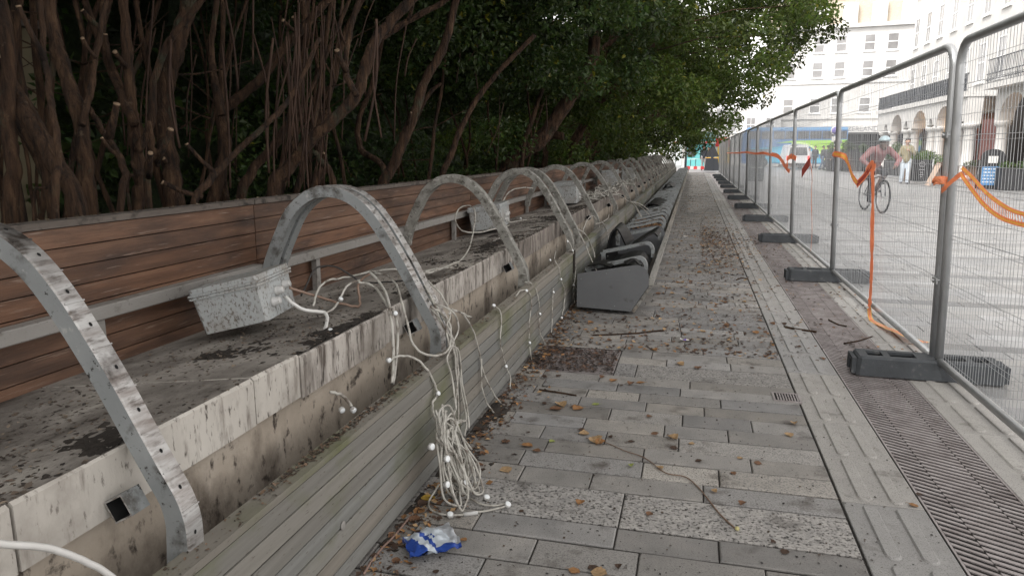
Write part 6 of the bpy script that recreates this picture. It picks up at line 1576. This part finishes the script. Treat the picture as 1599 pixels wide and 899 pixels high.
# the rest of the leaf fall, crumbs and dirt: uncountable
def litter(name, N, fx_, size, palette, lab, cat, seed, zf=lambda x, y: .002, flat=.25):
    r = np.random.default_rng(seed); P = np.array([fx_(r) for _ in range(N)])
    a = r.uniform(0, 2*np.pi, N); s_ = size[0] + (size[1]-size[0])*r.random(N)**2
    ax = np.stack([np.cos(a), np.sin(a), r.normal(0, flat, N)], 1); sd = np.stack([-np.sin(a), np.cos(a), r.normal(0, flat, N)], 1)
    z = np.array([zf(x, y) for x, y in P]); Cn = np.c_[P, z + s_*.12]
    w_ = r.uniform(.18,.5,N)[:,None]*s_[:,None]; l = s_[:,None]*.5
    V = np.stack([Cn-ax*l, Cn+sd*w_+np.array([0,0,1])*s_[:,None]*.10, Cn+ax*l, Cn-sd*w_+np.array([0,0,1])*s_[:,None]*.10], 1)
    V[:,:,2] = np.maximum(V[:,:,2], z[:,None]+.0008); V = V.reshape(-1,3)
    i = np.arange(N)*4; F = np.concatenate([np.stack([i,i+1,i+2],1), np.stack([i,i+2,i+3],1)])
    pal = np.array(palette); c = pal[r.integers(0, len(pal), N)]*r.uniform(.6,1.3,N)[:,None]
    o = nmesh(name, V, F, M['dead_leaf'], np.repeat(c, 4, 0)); return tag(o, lab, cat, kind='stuff')
pal = list(LC.values())[:4]
def fl(r):
    while True:
        y = 5 + 40*r.random()**1.5; x = r.uniform(-1.0, 1.7)
        if -.98 < x < -.30 and y > 6.1: continue
        if x > .64 and r.random() > .35: continue
        return (x, y)
litter('leaf_litter', 11000, fl, (.006,.042), pal + [LC['dark'], (.10,.07,.05), (.07,.05,.04)], 'thin scatter of broken brown leaves over the far path', 'leaf litter', 1)
def fl9(r): return (.15 + .42*abs(r.normal()) , 11.5 + 1.6*r.normal())
litter('leaf_drift', 2600, fl9, (.012,.05), pal + [LC['dark'], (.10,.07,.05)], 'drift of brown leaves across the path before the far fence feet', 'leaf litter', 11)
def fl2(r): return (-1.035 + abs(r.normal(0,.09)), 1.2 + 6*r.random())
litter('leaf_crumbs', 3200, fl2, (.005,.035), pal + [LC['dark']]*3, 'brown leaf crumbs gathered along the foot of the cladding', 'leaf litter', 2)
def fl3(r): return (r.uniform(-1.0,.95), 1.6 + 7*r.random()**1.3)
litter('grit', 5200, fl3, (.003,.014), [(.04,.032,.026),(.06,.045,.035),(.10,.07,.05),(.03,.028,.026)], 'small dark grit and crumbs scattered on the paving', 'grit', 3)
def fl4(r):
    while True:
        x = -1.270 - .78*r.random()**1.7; y = .5 + 16*r.random()
        n = mnoise.noise((x*3.2, y*2.2, 4.4))
        if n > .10 or (x > -1.36 and r.random() < .25) or r.random() < .05: return (x, y)
litter('coping_debris', 21000, fl4, (.003,.020), [(.06,.047,.038),(.09,.07,.054),(.05,.042,.036),(.14,.105,.08),(.2,.16,.12)], 'dark twig and leaf crumbs scattered over the coping', 'debris', 4, lambda x, y: cop_z(x) + .001, .3)
def fl5(r): return (-1.106 + .058*r.random(), .9 + 6*r.random()) if r.random() < .5 else (-1.07 - .03*r.random(), 1.55 + 1.2*r.random())
litter('ledge_debris', 1800, fl5, (.003,.018), [(.05,.038,.03),(.09,.065,.045),(.18,.12,.08)], 'crumbs lying on the cladding ledge', 'debris', 5, lambda x, y: .492)
def fl6(r): return (-2.132 + .07*r.random(), .6 + 8*r.random())
litter('cap_debris', 1300, fl6, (.003,.02), [(.05,.038,.03),(.12,.09,.06),(.25,.2,.14)], 'crumbs lying on the cap of the timber back', 'debris', 6, lambda x, y: 1.173)
def fl7(r): return (-.92 + .5*r.random(), 9.6 + 3.2*r.random())
litter('trough_leaves', 2200, fl7, (.02,.07), [LC['orange'], LC['brown'], LC['tan']], 'dry orange leaves lying in the second trough', 'leaf litter', 7, lambda x, y: .22 + .08*math.sin(y*3)*math.sin(x*9), .5)
def fl8(r): return (r.uniform(-1.0,-.45), r.uniform(4.38,4.95))
litter('cover_leaf_dirt', 2600, fl8, (.004,.03), [(.05,.035,.03),(.09,.055,.04),(.14,.08,.05),(.035,.03,.028)], 'leaf dirt caked over the manhole cover', 'debris', 8)
# little white scraps
for px, py, s_, lab in ((1071,370,.05,'scrap of white paper on the far paving'), (1069,533,.045,'small purple and white sweet wrapper on the paving')):
    p = onZ(px, py); m = MB(); r = random.Random(px); vs = [(p.x + s_*(i-1.5)*.5, p.y + s_*(j-1)*.5, .006 + r.uniform(0,.018)) for i in range(4) for j in range(3)]
    m.add(vs, [(i*3+j, (i+1)*3+j, (i+1)*3+j+1, i*3+j+1) for i in range(3) for j in range(2)]); m.m = [0, 0, 1 if px == 1069 else 0, 0, 0, 0]
    tag(m.build('litter_scrap', [M['white_paint'], plain('wrapper_purple', (.16,.10,.40))]), lab, 'litter')
for o in protos.values(): bpy.data.objects.remove(o)
